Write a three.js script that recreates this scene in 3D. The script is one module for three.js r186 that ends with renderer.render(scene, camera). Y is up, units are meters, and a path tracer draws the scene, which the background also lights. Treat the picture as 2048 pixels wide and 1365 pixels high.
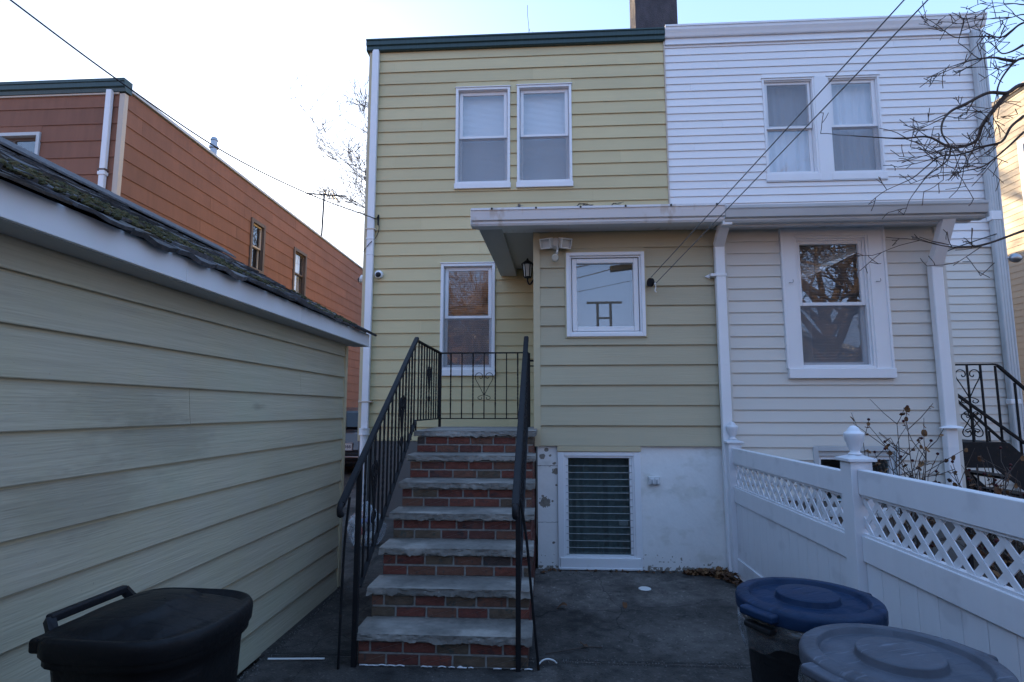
import * as THREE from 'three';
import { mergeGeometries, toCreasedNormals } from 'three/addons/utils/BufferGeometryUtils.js';
import { RoundedBoxGeometry } from 'three/addons/geometries/RoundedBoxGeometry.js';
import { FontLoader } from 'three/addons/loaders/FontLoader.js';
import { TextGeometry } from 'three/addons/geometries/TextGeometry.js';

// ---------------------------------------------------------------- camera, sky, sun, exposure
const scene = new THREE.Scene();
const camera = new THREE.PerspectiveCamera(61.6, 1024 / 682, 0.05, 600);
camera.position.set(0, 1.6, 0);
camera.rotation.order = 'YXZ';
camera.rotation.set(0.1195, 0.0606, 0);

const SUN_AZ = -28 * Math.PI / 180, SUN_EL = 15 * Math.PI / 180;
const sunDir = new THREE.Vector3(Math.sin(SUN_AZ) * Math.cos(SUN_EL), Math.sin(SUN_EL), -Math.cos(SUN_AZ) * Math.cos(SUN_EL));
{
  const w = 512, h = 256, data = new Float32Array(w * h * 4);
  const zen = [0.126, 0.220, 0.405], horSun = [0.43, 0.50, 0.55], horAnti = [0.318, 0.424, 0.665];
  for (let j = 0; j < h; j++) for (let i = 0; i < w; i++) {
    const el = ((j + 0.5) / h - 0.5) * Math.PI, az = ((i + 0.5) / w - 0.5) * 2 * Math.PI;
    const x = Math.cos(el) * Math.cos(az), y = Math.sin(el), z = Math.cos(el) * Math.sin(az);
    const ang = Math.acos(Math.min(1, Math.max(-1, x * sunDir.x + y * sunDir.y + z * sunDir.z)));
    const up = Math.max(y, 0), f = Math.pow(1 - up, 3.3), g = Math.exp(-ang / 0.20), t = Math.pow(0.5 + 0.5 * Math.cos(ang), 2);
    const glow = [0.95 * g, 0.85 * g, 0.7 * g];
    for (let k = 0; k < 3; k++) {
      let v = zen[k] * (1 - f) + (horAnti[k] * (1 - t) + horSun[k] * t) * f + glow[k];
      if (y < 0) v = v * 0.2;
      data[(j * w + i) * 4 + k] = v;
    }
    data[(j * w + i) * 4 + 3] = 1;
  }
  const sky = new THREE.DataTexture(data, w, h, THREE.RGBAFormat, THREE.FloatType);
  sky.mapping = THREE.EquirectangularReflectionMapping;
  sky.magFilter = THREE.LinearFilter; sky.minFilter = THREE.LinearFilter;
  sky.needsUpdate = true;
  scene.background = sky; scene.environment = sky;
}
const sun = new THREE.DirectionalLight(new THREE.Color().setRGB(1, 0.74, 0.45), 5);
sun.position.copy(sunDir).multiplyScalar(80); sun.target.position.set(0, 0, -6);
sun.castShadow = true; sun.shadow.mapSize.set(2048, 2048);
Object.assign(sun.shadow.camera, { left: -40, right: 40, top: 40, bottom: -40, near: 1, far: 200 });
scene.add(sun, sun.target);

const renderer = new THREE.WebGLRenderer({ antialias: true });
renderer.setSize(1024, 682);
renderer.toneMapping = THREE.LinearToneMapping;
renderer.toneMappingExposure = 3.75;
renderer.shadowMap.enabled = true;

// ---------------------------------------------------------------- helpers
let seed = 7;
function rnd() { seed |= 0; seed = seed + 0x6D2B79F5 | 0; let t = Math.imul(seed ^ seed >>> 15, 1 | seed); t = t + Math.imul(t ^ t >>> 7, 61 | t) ^ t; return ((t ^ t >>> 14) >>> 0) / 4294967296; }
const rr = (a, b) => a + (b - a) * rnd();
const hash = (x, y, s) => { let h = Math.imul(x, 374761393) + Math.imul(y, 668265263) + Math.imul(s, 2246822519) | 0; h = Math.imul(h ^ h >>> 13, 1274126177); return ((h ^ h >>> 16) >>> 0) / 4294967296; };
function vn(x, y, px, py, s) {                         // value noise that tiles with periods px, py
  const xi = Math.floor(x), yi = Math.floor(y), fx = x - xi, fy = y - yi, u = fx * fx * (3 - 2 * fx), v = fy * fy * (3 - 2 * fy);
  const m = (a, p) => ((a % p) + p) % p, a = m(xi, px), b = m(xi + 1, px), c = m(yi, py), d = m(yi + 1, py);
  return (hash(a, c, s) * (1 - u) + hash(b, c, s) * u) * (1 - v) + (hash(a, d, s) * (1 - u) + hash(b, d, s) * u) * v;
}
function fbm(u, v, fx, fy, oct, s) { let a = 0, w = 0.5, t = 0; for (let o = 0; o < oct; o++) { a += w * vn(u * fx, v * fy, fx, fy, s + o); t += w; w *= 0.5; fx *= 2; fy *= 2; } return a / t; }
const sm = (a, b, x) => { const t = Math.min(1, Math.max(0, (x - a) / (b - a))); return t * t * (3 - 2 * t); };
function tex(w, h, mw, mh, srgb, fn) {                 // texture of w x h pixels that covers mw x mh metres; fn(u, v) -> linear value(s)
  const d = new Uint8Array(w * h * 4);
  const enc = c => srgb ? (c <= 0.0031308 ? 12.92 * c : 1.055 * Math.pow(c, 1 / 2.4) - 0.055) : c;
  for (let j = 0; j < h; j++) for (let i = 0; i < w; i++) {
    const r = fn((i + 0.5) / w, (j + 0.5) / h), a = Array.isArray(r) ? r : [r, r, r], o = (j * w + i) * 4;
    for (let k = 0; k < 3; k++) d[o + k] = Math.round(255 * Math.min(1, Math.max(0, enc(a[k]))));
    d[o + 3] = 255;
  }
  const t = new THREE.DataTexture(d, w, h, THREE.RGBAFormat);
  t.wrapS = t.wrapT = THREE.RepeatWrapping; t.magFilter = THREE.LinearFilter; t.minFilter = THREE.LinearMipmapLinearFilter; t.generateMipmaps = true;
  t.repeat.set(1 / mw, 1 / mh); if (srgb) t.colorSpace = THREE.SRGBColorSpace; t.needsUpdate = true;
  return t;
}
const lin = (r, g, b) => new THREE.Color().setRGB(r, g, b);
const std = o => { const c = o.color; delete o.color; const m = new THREE.MeshStandardMaterial(o); if (c) m.color.setRGB(...c); return m; };
const phy = o => { const c = o.color; delete o.color; const m = new THREE.MeshPhysicalMaterial(o); if (c) m.color.setRGB(...c); return m; };

const taken = new Map();
function numbered(n) { const k = taken.get(n) ?? 0; taken.set(n, k + 1); return k ? n + '_' + String(k).padStart(3, '0') : n; }
const base = new Map();                                // world position of a parent
const ORIGIN = new THREE.Vector3();
function thing(name, label, category, p = [0, 0, 0], group) {
  const o = new THREE.Group(); o.name = numbered(name); o.position.set(...p); scene.add(o);
  o.userData = { label, category }; if (group) o.userData.group = group;
  base.set(o, new THREE.Vector3(...p)); return o;
}
function sub(name, parent, p) {                        // a part that is a group of sub-parts
  const o = new THREE.Group(); o.name = name; const b = base.get(parent);
  const w = p ? new THREE.Vector3(...p) : b.clone(); o.position.copy(w).sub(b); parent.add(o); base.set(o, w); return o;
}
function uvm(g, ou = 0, ov = 0) {                       // uv in metres by the way each face points
  if (g.index) g = g.toNonIndexed();
  const p = g.attributes.position, n = p.count, uv = new Float32Array(n * 2);
  for (let i = 0; i < n; i += 3) {
    const a = [0, 1, 2].map(k => [p.getX(i + k), p.getY(i + k), p.getZ(i + k)]);
    const e = [0, 1, 2].map(k => a[1][k] - a[0][k]), f = [0, 1, 2].map(k => a[2][k] - a[0][k]);
    const nx = Math.abs(e[1] * f[2] - e[2] * f[1]), ny = Math.abs(e[2] * f[0] - e[0] * f[2]), nz = Math.abs(e[0] * f[1] - e[1] * f[0]);
    for (let k = 0; k < 3; k++) {
      const [x, y, z] = a[k]; let u, v;
      if (nz >= nx && nz >= ny) { u = x; v = y; } else if (nx >= ny) { u = z; v = y; } else { u = x; v = z; }
      uv[(i + k) * 2] = u + ou; uv[(i + k) * 2 + 1] = v + ov;
    }
  }
  g.setAttribute('uv', new THREE.BufferAttribute(uv, 2)); return g;
}
// a mesh; its geometry is given in world metres (or about its own middle when a place is given)
function put(name, geo, mat, parent, at, opt = {}) {
  if (Array.isArray(geo)) geo = merge(geo);
  if (!opt.uv) geo = opt.shared ? geo : uvm(geo, opt.ou ?? 0, opt.ov ?? 0);
  const m = new THREE.Mesh(geo, mat); m.castShadow = m.receiveShadow = true;
  if (parent) {
    m.name = name; const b = base.get(parent);
    m.position.set(...(at ?? [0, 0, 0])).sub(b); parent.add(m); base.set(m, at ? new THREE.Vector3(...at) : new THREE.Vector3());
  } else { m.name = numbered(name); m.position.set(...(at ?? [0, 0, 0])); scene.add(m); base.set(m, m.position.clone()); }
  if (opt.rot) m.rotation.set(...opt.rot);
  return m;
}
function single(name, label, category, geo, mat, at, group, opt) { const m = put(name, geo, mat, null, at, opt); m.userData = { label, category }; if (group) m.userData.group = group; return m; }
function structure(name, geo, mat, opt) { const m = put(name, geo, mat, null, null, opt); m.userData.kind = 'structure'; return m; }
function merge(list) {
  return mergeGeometries(list.map(g => { g = g.index ? g.toNonIndexed() : g; for (const k of Object.keys(g.attributes)) if (!['position', 'normal', 'uv'].includes(k)) g.deleteAttribute(k); if (!g.attributes.uv) g.setAttribute('uv', new THREE.BufferAttribute(new Float32Array(g.attributes.position.count * 2), 2)); if (!g.attributes.normal) g.computeVertexNormals(); return g; }));
}
const bx = (x0, x1, y0, y1, z0, z1) => new THREE.BoxGeometry(Math.abs(x1 - x0), Math.abs(y1 - y0), Math.abs(z1 - z0)).translate((x0 + x1) / 2, (y0 + y1) / 2, (z0 + z1) / 2);
const rb = (x0, x1, y0, y1, z0, z1, r = 0.004) => new RoundedBoxGeometry(Math.abs(x1 - x0), Math.abs(y1 - y0), Math.abs(z1 - z0), 2, Math.min(r, 0.49 * Math.min(Math.abs(x1 - x0), Math.abs(y1 - y0), Math.abs(z1 - z0)))).translate((x0 + x1) / 2, (y0 + y1) / 2, (z0 + z1) / 2);
const cyl = (r0, r1, h, x, y, z, n = 20) => new THREE.CylinderGeometry(r1, r0, h, n).translate(x, y + h / 2, z);
function prism(prof, x0, x1) {                          // profile [[depth z, height y] ...] counter-clockwise, drawn along x
  const s = new THREE.Shape(prof.map(([z, y]) => new THREE.Vector2(z, y)));
  const g = new THREE.ExtrudeGeometry(s, { depth: x1 - x0, bevelEnabled: false });
  return g.applyMatrix4(new THREE.Matrix4().makeBasis(new THREE.Vector3(0, 0, 1), new THREE.Vector3(0, 1, 0), new THREE.Vector3(-1, 0, 0))).translate(x1, 0, 0);
}
const V = (x, y, z) => new THREE.Vector3(x, y, z);
function bar(a, b, w, d = w, up = V(0, 1, 0)) {          // a square bar from a to b
  const dir = V(...b).sub(V(...a)), L = dir.length(), g = new THREE.BoxGeometry(w, d, L);
  const zc = dir.normalize(); let xc = new THREE.Vector3().crossVectors(up, zc); if (xc.length() < 1e-4) xc = V(1, 0, 0); xc.normalize();
  const yc = new THREE.Vector3().crossVectors(zc, xc);
  return g.applyMatrix4(new THREE.Matrix4().makeBasis(xc, yc, zc)).translate((a[0] + b[0]) / 2, (a[1] + b[1]) / 2, (a[2] + b[2]) / 2);
}
function tube(pts, rad, sides = 6, capped = true) {       // tapered tube through points
  const P = pts.map(p => p.isVector3 ? p : V(...p)), n = P.length, pos = [], idx = [];
  let prev = null;
  for (let i = 0; i < n; i++) {
    const t = P[Math.min(i + 1, n - 1)].clone().sub(P[Math.max(i - 1, 0)]).normalize();
    let a = prev ? prev.clone().addScaledVector(t, -prev.dot(t)) : new THREE.Vector3().crossVectors(t, Math.abs(t.y) > 0.9 ? V(1, 0, 0) : V(0, 1, 0));
    if (a.lengthSq() < 1e-8) a = new THREE.Vector3().crossVectors(t, V(0.3, 0.5, 0.8)); a.normalize(); prev = a;
    const b = new THREE.Vector3().crossVectors(t, a), r = typeof rad === 'number' ? rad : rad[i];
    for (let k = 0; k < sides; k++) { const q = k / sides * Math.PI * 2; pos.push(P[i].x + (a.x * Math.cos(q) + b.x * Math.sin(q)) * r, P[i].y + (a.y * Math.cos(q) + b.y * Math.sin(q)) * r, P[i].z + (a.z * Math.cos(q) + b.z * Math.sin(q)) * r); }
  }
  for (let i = 0; i < n - 1; i++) for (let k = 0; k < sides; k++) { const a = i * sides + k, b = i * sides + (k + 1) % sides, c = a + sides, d = b + sides; idx.push(a, b, c, b, d, c); }
  if (capped) for (let k = 1; k < sides - 1; k++) { idx.push(0, k + 1, k); const o = (n - 1) * sides; idx.push(o, o + k, o + k + 1); }
  const g = new THREE.BufferGeometry(); g.setAttribute('position', new THREE.Float32BufferAttribute(pos, 3)); g.setIndex(idx); g.computeVertexNormals(); return g;
}
const curve = (pts, n) => new THREE.CatmullRomCurve3(pts.map(p => V(...p))).getPoints(n);
const lathe = (pts, n = 40) => new THREE.LatheGeometry(pts.map(p => new THREE.Vector2(...p)), n);
const lerp = (a, b, t) => a + (b - a) * t;
// ---------------------------------------------------------------- surfaces
const grain = tex(1024, 512, 1.6, 0.8, false, (u, v) => {                      // embossed wood grain along u
  const w = fbm(u, v, 4, 8, 3, 11) * 0.9, a = fbm(u, v + w * 0.05, 6, 120, 3, 12), b = vn(u * 24 + w * 3, v * 200, 24, 200, 13);
  return 0.2 + 0.55 * a + 0.25 * b;
});
const grainTone = (c, amt, s) => tex(512, 512, 2.3, 1.7, true, (u, v) => {
  const a = fbm(u, v, 5, 60, 3, s), b = fbm(u, v, 4, 5, 4, s + 5), k = 1 + amt * (a - 0.5) * 0.5 + amt * (b - 0.5) * 1.1;
  return [c[0] * k, c[1] * k, c[2] * (k - amt * 0.12 * (b - 0.5))];
});
const fine = tex(512, 512, 0.35, 0.35, false, (u, v) => fbm(u, v, 24, 24, 4, 31));
const ribs = tex(512, 256, 0.7, 0.35, false, (u, v) => 0.5 + 0.35 * (vn(u * 90, v * 6, 90, 6, 41) - 0.5) + 0.3 * Math.sin(u * Math.PI * 2 * 60));

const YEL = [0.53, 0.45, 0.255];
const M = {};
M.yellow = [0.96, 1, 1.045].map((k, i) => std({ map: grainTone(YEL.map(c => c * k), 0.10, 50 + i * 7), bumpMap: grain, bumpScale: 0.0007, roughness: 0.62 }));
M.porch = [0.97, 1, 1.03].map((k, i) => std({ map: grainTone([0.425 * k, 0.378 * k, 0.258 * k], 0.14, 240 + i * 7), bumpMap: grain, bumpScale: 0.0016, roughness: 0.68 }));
M.yellowTrim = std({ color: [0.49, 0.42, 0.27], bumpMap: fine, bumpScale: 0.0003, roughness: 0.6 });
// garage boards: same paint, with soot and splash dirt that sits where the photograph shows it
M.garage = std({
  roughness: 0.66, bumpMap: grain, bumpScale: 0.0024,
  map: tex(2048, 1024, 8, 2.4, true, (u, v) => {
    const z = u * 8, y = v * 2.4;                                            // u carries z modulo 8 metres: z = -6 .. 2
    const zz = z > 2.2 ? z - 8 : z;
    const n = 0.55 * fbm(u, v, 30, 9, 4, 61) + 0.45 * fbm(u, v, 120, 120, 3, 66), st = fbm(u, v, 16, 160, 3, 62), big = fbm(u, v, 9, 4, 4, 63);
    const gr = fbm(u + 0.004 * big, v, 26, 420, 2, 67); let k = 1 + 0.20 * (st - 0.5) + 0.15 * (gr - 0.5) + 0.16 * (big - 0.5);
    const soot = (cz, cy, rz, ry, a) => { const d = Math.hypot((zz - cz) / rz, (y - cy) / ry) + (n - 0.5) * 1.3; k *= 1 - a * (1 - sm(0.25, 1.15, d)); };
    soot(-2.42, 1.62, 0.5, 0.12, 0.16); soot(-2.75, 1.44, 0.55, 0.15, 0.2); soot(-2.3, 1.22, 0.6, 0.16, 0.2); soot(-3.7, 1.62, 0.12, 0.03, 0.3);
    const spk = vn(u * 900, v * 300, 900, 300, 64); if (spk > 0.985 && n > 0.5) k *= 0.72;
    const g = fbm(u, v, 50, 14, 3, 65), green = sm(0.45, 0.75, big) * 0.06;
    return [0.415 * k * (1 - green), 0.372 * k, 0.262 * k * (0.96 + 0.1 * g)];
  }),
});
M.white = [0.985, 1, 1.01].map((k, i) => std({ map: grainTone([0.75 * k, 0.745 * k, 0.75 * k], 0.035, 70 + i * 9), bumpMap: grain, bumpScale: 0.0002, roughness: 0.5 }));
M.beige = [0.98, 1, 1.02].map((k, i) => std({ map: grainTone([0.60 * k, 0.575 * k, 0.525 * k], 0.05, 90 + i * 9), bumpMap: grain, bumpScale: 0.0002, roughness: 0.5 }));
M.trim = std({ map: tex(256, 256, 0.9, 0.9, true, (u, v) => { const k = 1 + 0.06 * (fbm(u, v, 5, 5, 4, 101) - 0.5) - 0.10 * sm(0.7, 0.85, fbm(u, v, 9, 9, 4, 102)); return [0.73 * k, 0.74 * k, 0.76 * k]; }), roughness: 0.42 });
M.gutter = std({ map: tex(512, 256, 1.7, 0.6, true, (u, v) => { const s = sm(0.62, 0.8, fbm(u, v, 22, 3, 4, 104)), k = 1 + 0.12 * (fbm(u, v, 4, 6, 4, 105) - 0.5); return [0.66 * k - 0.12 * s, 0.66 * k - 0.16 * s, 0.67 * k - 0.21 * s]; }), roughness: 0.38 });
M.gutterGrey = std({ map: tex(512, 256, 1.7, 0.6, true, (u, v) => { const k = 1 + 0.2 * (fbm(u, v, 8, 4, 4, 107) - 0.5); return [0.47 * k, 0.49 * k, 0.50 * k]; }), roughness: 0.4 });
M.soffit = std({ color: [0.42, 0.42, 0.42], roughness: 0.6, bumpMap: fine, bumpScale: 0.0003 });
M.green = std({ map: tex(512, 128, 1.3, 0.3, true, (u, v) => { const k = 0.8 + 0.5 * fbm(u, v, 60, 2, 3, 110); return [0.020 * k, 0.046 * k, 0.044 * k]; }), roughness: 0.42, bumpMap: ribs, bumpScale: 0.0006 });
const ribbed = (c, s) => std({ roughness: 0.75, bumpMap: ribs, bumpScale: 0.0009, map: tex(512, 512, 2.6, 2.6, true, (u, v) => { const k = 1 + 0.2 * (fbm(u, v, 40, 4, 3, s) - 0.5) + 0.42 * (fbm(u, v, 4, 3, 5, s + 3) - 0.5); return [c[0] * k, c[1] * k, c[2] * k]; }) });
M.rust = [1, 0.94, 1.05].map((k, i) => ribbed([0.215 * k, 0.089 * k, 0.051 * k], 120 + i * 6));
M.brownTrim = std({ color: [0.10, 0.072, 0.058], roughness: 0.6 });
M.cream = std({ color: [0.52, 0.44, 0.36], roughness: 0.6, bumpMap: fine, bumpScale: 0.0004 });
M.peach = [1, 0.96].map((k, i) => std({ map: grainTone([0.38 * k, 0.31 * k, 0.225 * k], 0.06, 160 + i * 5), roughness: 0.6 }));
M.tar = std({ color: [0.05, 0.05, 0.05], roughness: 0.9 });
M.dark = std({ color: [0.03, 0.028, 0.026], roughness: 0.9 });
M.room = std({ color: [0.32, 0.30, 0.28], roughness: 0.9 });
M.iron = phy({ specularIntensity: 0.4, map: tex(256, 256, 0.4, 0.4, true, (u, v) => { const k = 0.75 + 0.5 * fbm(u, v, 12, 12, 4, 170), r = sm(0.72, 0.82, fbm(u, v, 20, 20, 3, 171)); return [0.013 * k + 0.02 * r, 0.013 * k + 0.008 * r, 0.015 * k]; }), roughness: 0.6, bumpMap: fine, bumpScale: 0.0004 });
M.concrete = std({
  roughness: 0.93, bumpScale: 0.010,
  bumpMap: tex(512, 512, 0.9, 0.9, false, (u, v) => 0.6 * fbm(u, v, 10, 10, 5, 181) + 0.4 * vn(u * 170, v * 170, 170, 170, 182)),
  map: tex(2048, 2048, 9, 9, true, (u, v) => {
    const a = fbm(u, v, 7, 7, 5, 183), b = fbm(u, v, 40, 40, 4, 184), c = vn(u * 640, v * 640, 640, 640, 185), w = sm(0.5, 0.68, fbm(u, v, 5, 5, 5, 186));
    const f = fbm(u, v, 150, 150, 3, 193); let k = 0.048 * (0.40 + 0.9 * a + 1.3 * (b - 0.5) + 0.9 * (f - 0.5)) + 0.085 * w * (0.2 + 0.8 * b + 0.6 * (f - 0.4)); k = Math.max(k, 0.012);
    if (c > 0.87) k *= 1.9; if (c < 0.12) k *= 0.5;
    const X = u > 0.5 ? u * 9 - 9 : u * 9, Z = v * 9 - 9, wob = (s, f) => (fbm(u, v, f, f, 4, s) - 0.5);
    const crack = (d, w) => { if (Math.abs(d) < w) k *= 0.35; };
    crack(Z + 4.95 + 0.35 * (X - 0.8) + 0.35 * wob(188, 30), 0.004 + 0.004 * b); if (X > -0.1 && X < 1.2) crack(X - 0.55 - 0.12 * (Z + 4.5) + 0.3 * wob(189, 24), Z < -4.2 ? 0.003 : 0); if (X < -1.2) crack(X + 1.55 + 0.3 * wob(192, 26), 0.004);
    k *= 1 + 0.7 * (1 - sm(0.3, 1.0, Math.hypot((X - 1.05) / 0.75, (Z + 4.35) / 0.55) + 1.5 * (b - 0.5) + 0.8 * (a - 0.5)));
    const edge = Math.min(Math.abs(Z + 3.89), Math.abs(X + 1.86)) ; if (edge < 0.05 * b + 0.01) k *= 0.6;
    const spot = vn(u * 210, v * 210, 210, 210, 187); if (spot > 0.975) k += 0.05;
    return [k * 1.13, k, k * 0.90];
  }),
});
M.soil = std({ roughness: 1, bumpMap: fine, bumpScale: 0.02, map: tex(512, 512, 3, 3, true, (u, v) => { const k = 0.5 + fbm(u, v, 12, 12, 5, 190); return [0.075 * k, 0.058 * k, 0.042 * k]; }) });
M.asphalt = std({ roughness: 0.95, bumpMap: fine, bumpScale: 0.004, map: tex(512, 512, 4, 4, true, (u, v) => { const k = 0.6 + 0.8 * fbm(u, v, 10, 10, 6, 191); return [0.055 * k, 0.053 * k, 0.05 * k]; }) });
// painted foundation: 2 m by 1.3 m, with chips of paint gone where the photograph shows them
M.stucco = std({
  roughness: 0.82, bumpScale: 0.006,
  bumpMap: tex(512, 512, 0.8, 0.8, false, (u, v) => fbm(u, v, 6, 6, 6, 201)),
  map: tex(1024, 1024, 2.4, 1.3, true, (u, v) => {
    const x = u * 2.4 > 2.2 ? u * 2.4 - 2.4 : u * 2.4, y = v * 1.3, n = fbm(u, v, 110, 60, 4, 203), m = fbm(u, v, 9, 6, 4, 204);
    let chip = 0; const at = (cx, cy, r) => { if (Math.hypot(x - cx, (y - cy) * 1.2) < r * (0.45 + 1.1 * n)) chip = 1; };
    for (const c of [[-0.055, 1.12, 0.03], [-0.01, 1.19, 0.022], [0.085, 0.97, 0.035], [0.07, 1.05, 0.018], [-0.03, 0.66, 0.055], [0.05, 0.67, 0.013], [-0.05, 0.72, 0.012], [0.09, 0.83, 0.012], [0.06, 0.26, 0.016], [0.03, 1.13, 0.014]]) at(...c);
    if (y < 0.16 && n > 0.66 + y * 0.55) chip = 1;
    if (y < 0.035 && n > 0.47) chip = 1;
    const crack = x < 0.12 && (Math.abs(y - 1.025 - 0.012 * (n - 0.5)) < 0.003 || Math.abs(y - 0.46 - 0.012 * (n - 0.5)) < 0.002);
    const k = 1 + 0.10 * (m - 0.5) + 0.06 * (n - 0.5);
    if (crack) return [0.16, 0.15, 0.14];
    if (chip) return [0.21 * (0.6 + 0.8 * n), 0.19 * (0.6 + 0.8 * n), 0.16 * (0.6 + 0.8 * n)];
    const d = sm(0.58, 0.8, fbm(u, v, 14, 10, 4, 205)) * 0.10;
    return [0.74 * k - d, 0.735 * k - d, 0.72 * k - d * 1.2];
  }),
});
M.foundation = std({ color: [0.13, 0.125, 0.12], roughness: 0.9, bumpMap: fine, bumpScale: 0.002 });
const brickTone = (c, s) => std({ roughness: 0.86, bumpMap: fine, bumpScale: 0.0035, map: tex(128, 128, 0.26, 0.26, true, (u, v) => { const k = 0.62 + 0.75 * fbm(u, v, 6, 12, 4, s), d = sm(0.62, 0.8, fbm(u, v, 9, 9, 3, s + 4)); return [c[0] * k * (1 - 0.45 * d), c[1] * k * (1 - 0.2 * d), c[2] * k]; }) });
M.brick = [[0.165, 0.050, 0.036], [0.14, 0.044, 0.033], [0.18, 0.058, 0.040], [0.115, 0.045, 0.035], [0.155, 0.07, 0.047], [0.115, 0.078, 0.054], [0.072, 0.050, 0.044], [0.12, 0.085, 0.058]].map((c, i) => brickTone(c, 220 + i * 6));
M.mortar = std({ roughness: 0.95, bumpMap: fine, bumpScale: 0.003, map: tex(256, 256, 0.5, 0.5, true, (u, v) => { const k = 0.7 + 0.6 * fbm(u, v, 20, 20, 4, 270); return [0.27 * k, 0.265 * k, 0.25 * k]; }) });
M.stone = [1, 0.93, 1.05].map((k, i) => std({
  roughness: 0.86, bumpScale: 0.003, bumpMap: fine,
  map: tex(512, 512, 1.2, 1.2, true, (u, v) => { const a = fbm(u, v, 5, 7, 5, 280 + i * 9), b = fbm(u, v, 40, 40, 3, 283), w = sm(0.5, 0.7, a), q = k * (0.185 + 0.16 * (a - 0.5) + 0.08 * (b - 0.5) + 0.06 * w); return [q * 1.06, q * 0.98, q * 0.88]; }),
}));
M.shingle = [[0.075, 0.073, 0.078], [0.048, 0.046, 0.047], [0.105, 0.10, 0.103], [0.075, 0.064, 0.055]].map((c, i) => std({ roughness: 0.95, bumpMap: fine, bumpScale: 0.004, map: tex(128, 128, 0.4, 0.4, true, (u, v) => { const k = 0.5 + fbm(u, v, 20, 20, 4, 300 + i * 5); return c.map(q => q * k); }) }));
M.moss = [[0.050, 0.046, 0.014], [0.078, 0.062, 0.024], [0.034, 0.034, 0.012]].map(c => std({ color: c, roughness: 1 }));
M.vinyl = std({ roughness: 0.36, map: tex(512, 256, 2.1, 1.1, true, (u, v) => { const k = 1 + 0.07 * (fbm(u, v, 40, 4, 4, 321) - 0.5), d = sm(0.6, 0.8, fbm(u, v, 12, 8, 5, 322)) * 0.08; return [0.67 * k - d, 0.68 * k - d, 0.71 * k - d]; }) });
M.plate = std({ color: [0.7, 0.7, 0.68], roughness: 0.5 });
M.pane = phy({ color: [0.98, 0.99, 1], transmission: 1, thickness: 0, roughness: 0.0, ior: 1.86, metalness: 0 });
M.paneTilt = phy({ color: [0.86, 0.92, 0.92], transmission: 1, thickness: 0, roughness: 0.03, ior: 1.6 });
M.frosted = phy({ color: [0.8, 0.8, 0.76], transmission: 0.5, thickness: 0, roughness: 0.6 });
M.blind = phy({ color: [0.80, 0.81, 0.83], roughness: 0.6, transmission: 0.15, thickness: 0 });
M.curtain = phy({ color: [0.74, 0.75, 0.79], roughness: 0.95, transmission: 0.3, thickness: 0, bumpMap: fine, bumpScale: 0.0005 });
M.darkCurtain = std({ color: [0.10, 0.115, 0.115], roughness: 0.95 });
M.screen = std({ color: [0.24, 0.25, 0.27], roughness: 0.8, transparent: true, opacity: 0.24 });
const scuff = tex(512, 512, 0.5, 0.5, false, (u, v) => { const s = sm(0.66, 0.78, fbm(u, v, 5, 60, 4, 371)), d = sm(0.55, 0.8, fbm(u, v, 6, 6, 5, 372)); return 0.5 + 0.25 * d + 0.2 * s; });
const worn = tex(512, 512, 0.6, 0.6, true, (u, v) => { const s = sm(0.68, 0.76, fbm(u, v, 4, 70, 3, 373)) * sm(0.45, 0.65, fbm(u, v, 5, 5, 3, 374)), d = fbm(u, v, 7, 7, 5, 375), p = vn(u * 160, v * 160, 160, 160, 376) > 0.975 ? 0.25 : 0; const k = 0.5 + 0.34 * (d - 0.5) + 0.4 * s + p; return [k, k, k * 0.97]; });
M.plastic = (c, s = 0.35) => phy({ color: c.map(q => q * 2), map: worn, roughness: 0.95, roughnessMap: scuff, specularIntensity: s, bumpMap: fine, bumpScale: 0.0012 });
M.bark = std({ roughness: 0.95, bumpMap: fine, bumpScale: 0.004, map: tex(256, 256, 0.5, 0.5, true, (u, v) => { const k = 0.6 + 0.8 * fbm(u, v, 16, 5, 4, 340); return [0.062 * k, 0.047 * k, 0.040 * k]; }) });
M.barkSunlit = std({ roughness: 0.95, color: [0.21, 0.135, 0.085] });  // paler, warmer bark: sunlight on the tree is put into the colour
M.wire = std({ color: [0.02, 0.02, 0.022], roughness: 0.6 });
M.rope = std({ color: [0.11, 0.12, 0.125], roughness: 0.5 });
M.metal = std({ color: [0.35, 0.36, 0.38], roughness: 0.35, metalness: 0.9 });
M.leaf = [[0.11, 0.048, 0.02], [0.17, 0.085, 0.035], [0.07, 0.034, 0.018]].map(c => { const m = std({ color: c, roughness: 0.9 }); m.side = THREE.DoubleSide; return m; });
M.bag = phy({ color: [0.86, 0.9, 0.94], roughness: 0.1, transmission: 0.93, thickness: 0, ior: 1.5, bumpMap: tex(256, 256, 0.3, 0.3, false, (u, v) => fbm(u, v, 5, 9, 4, 360)), bumpScale: 0.02 });
M.bag.side = THREE.DoubleSide;
M.sack = M.bag.clone(); M.sack.transmission = 0.78; M.sack.roughness = 0.18;
const pick = a => a[Math.floor(rnd() * a.length)];

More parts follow.
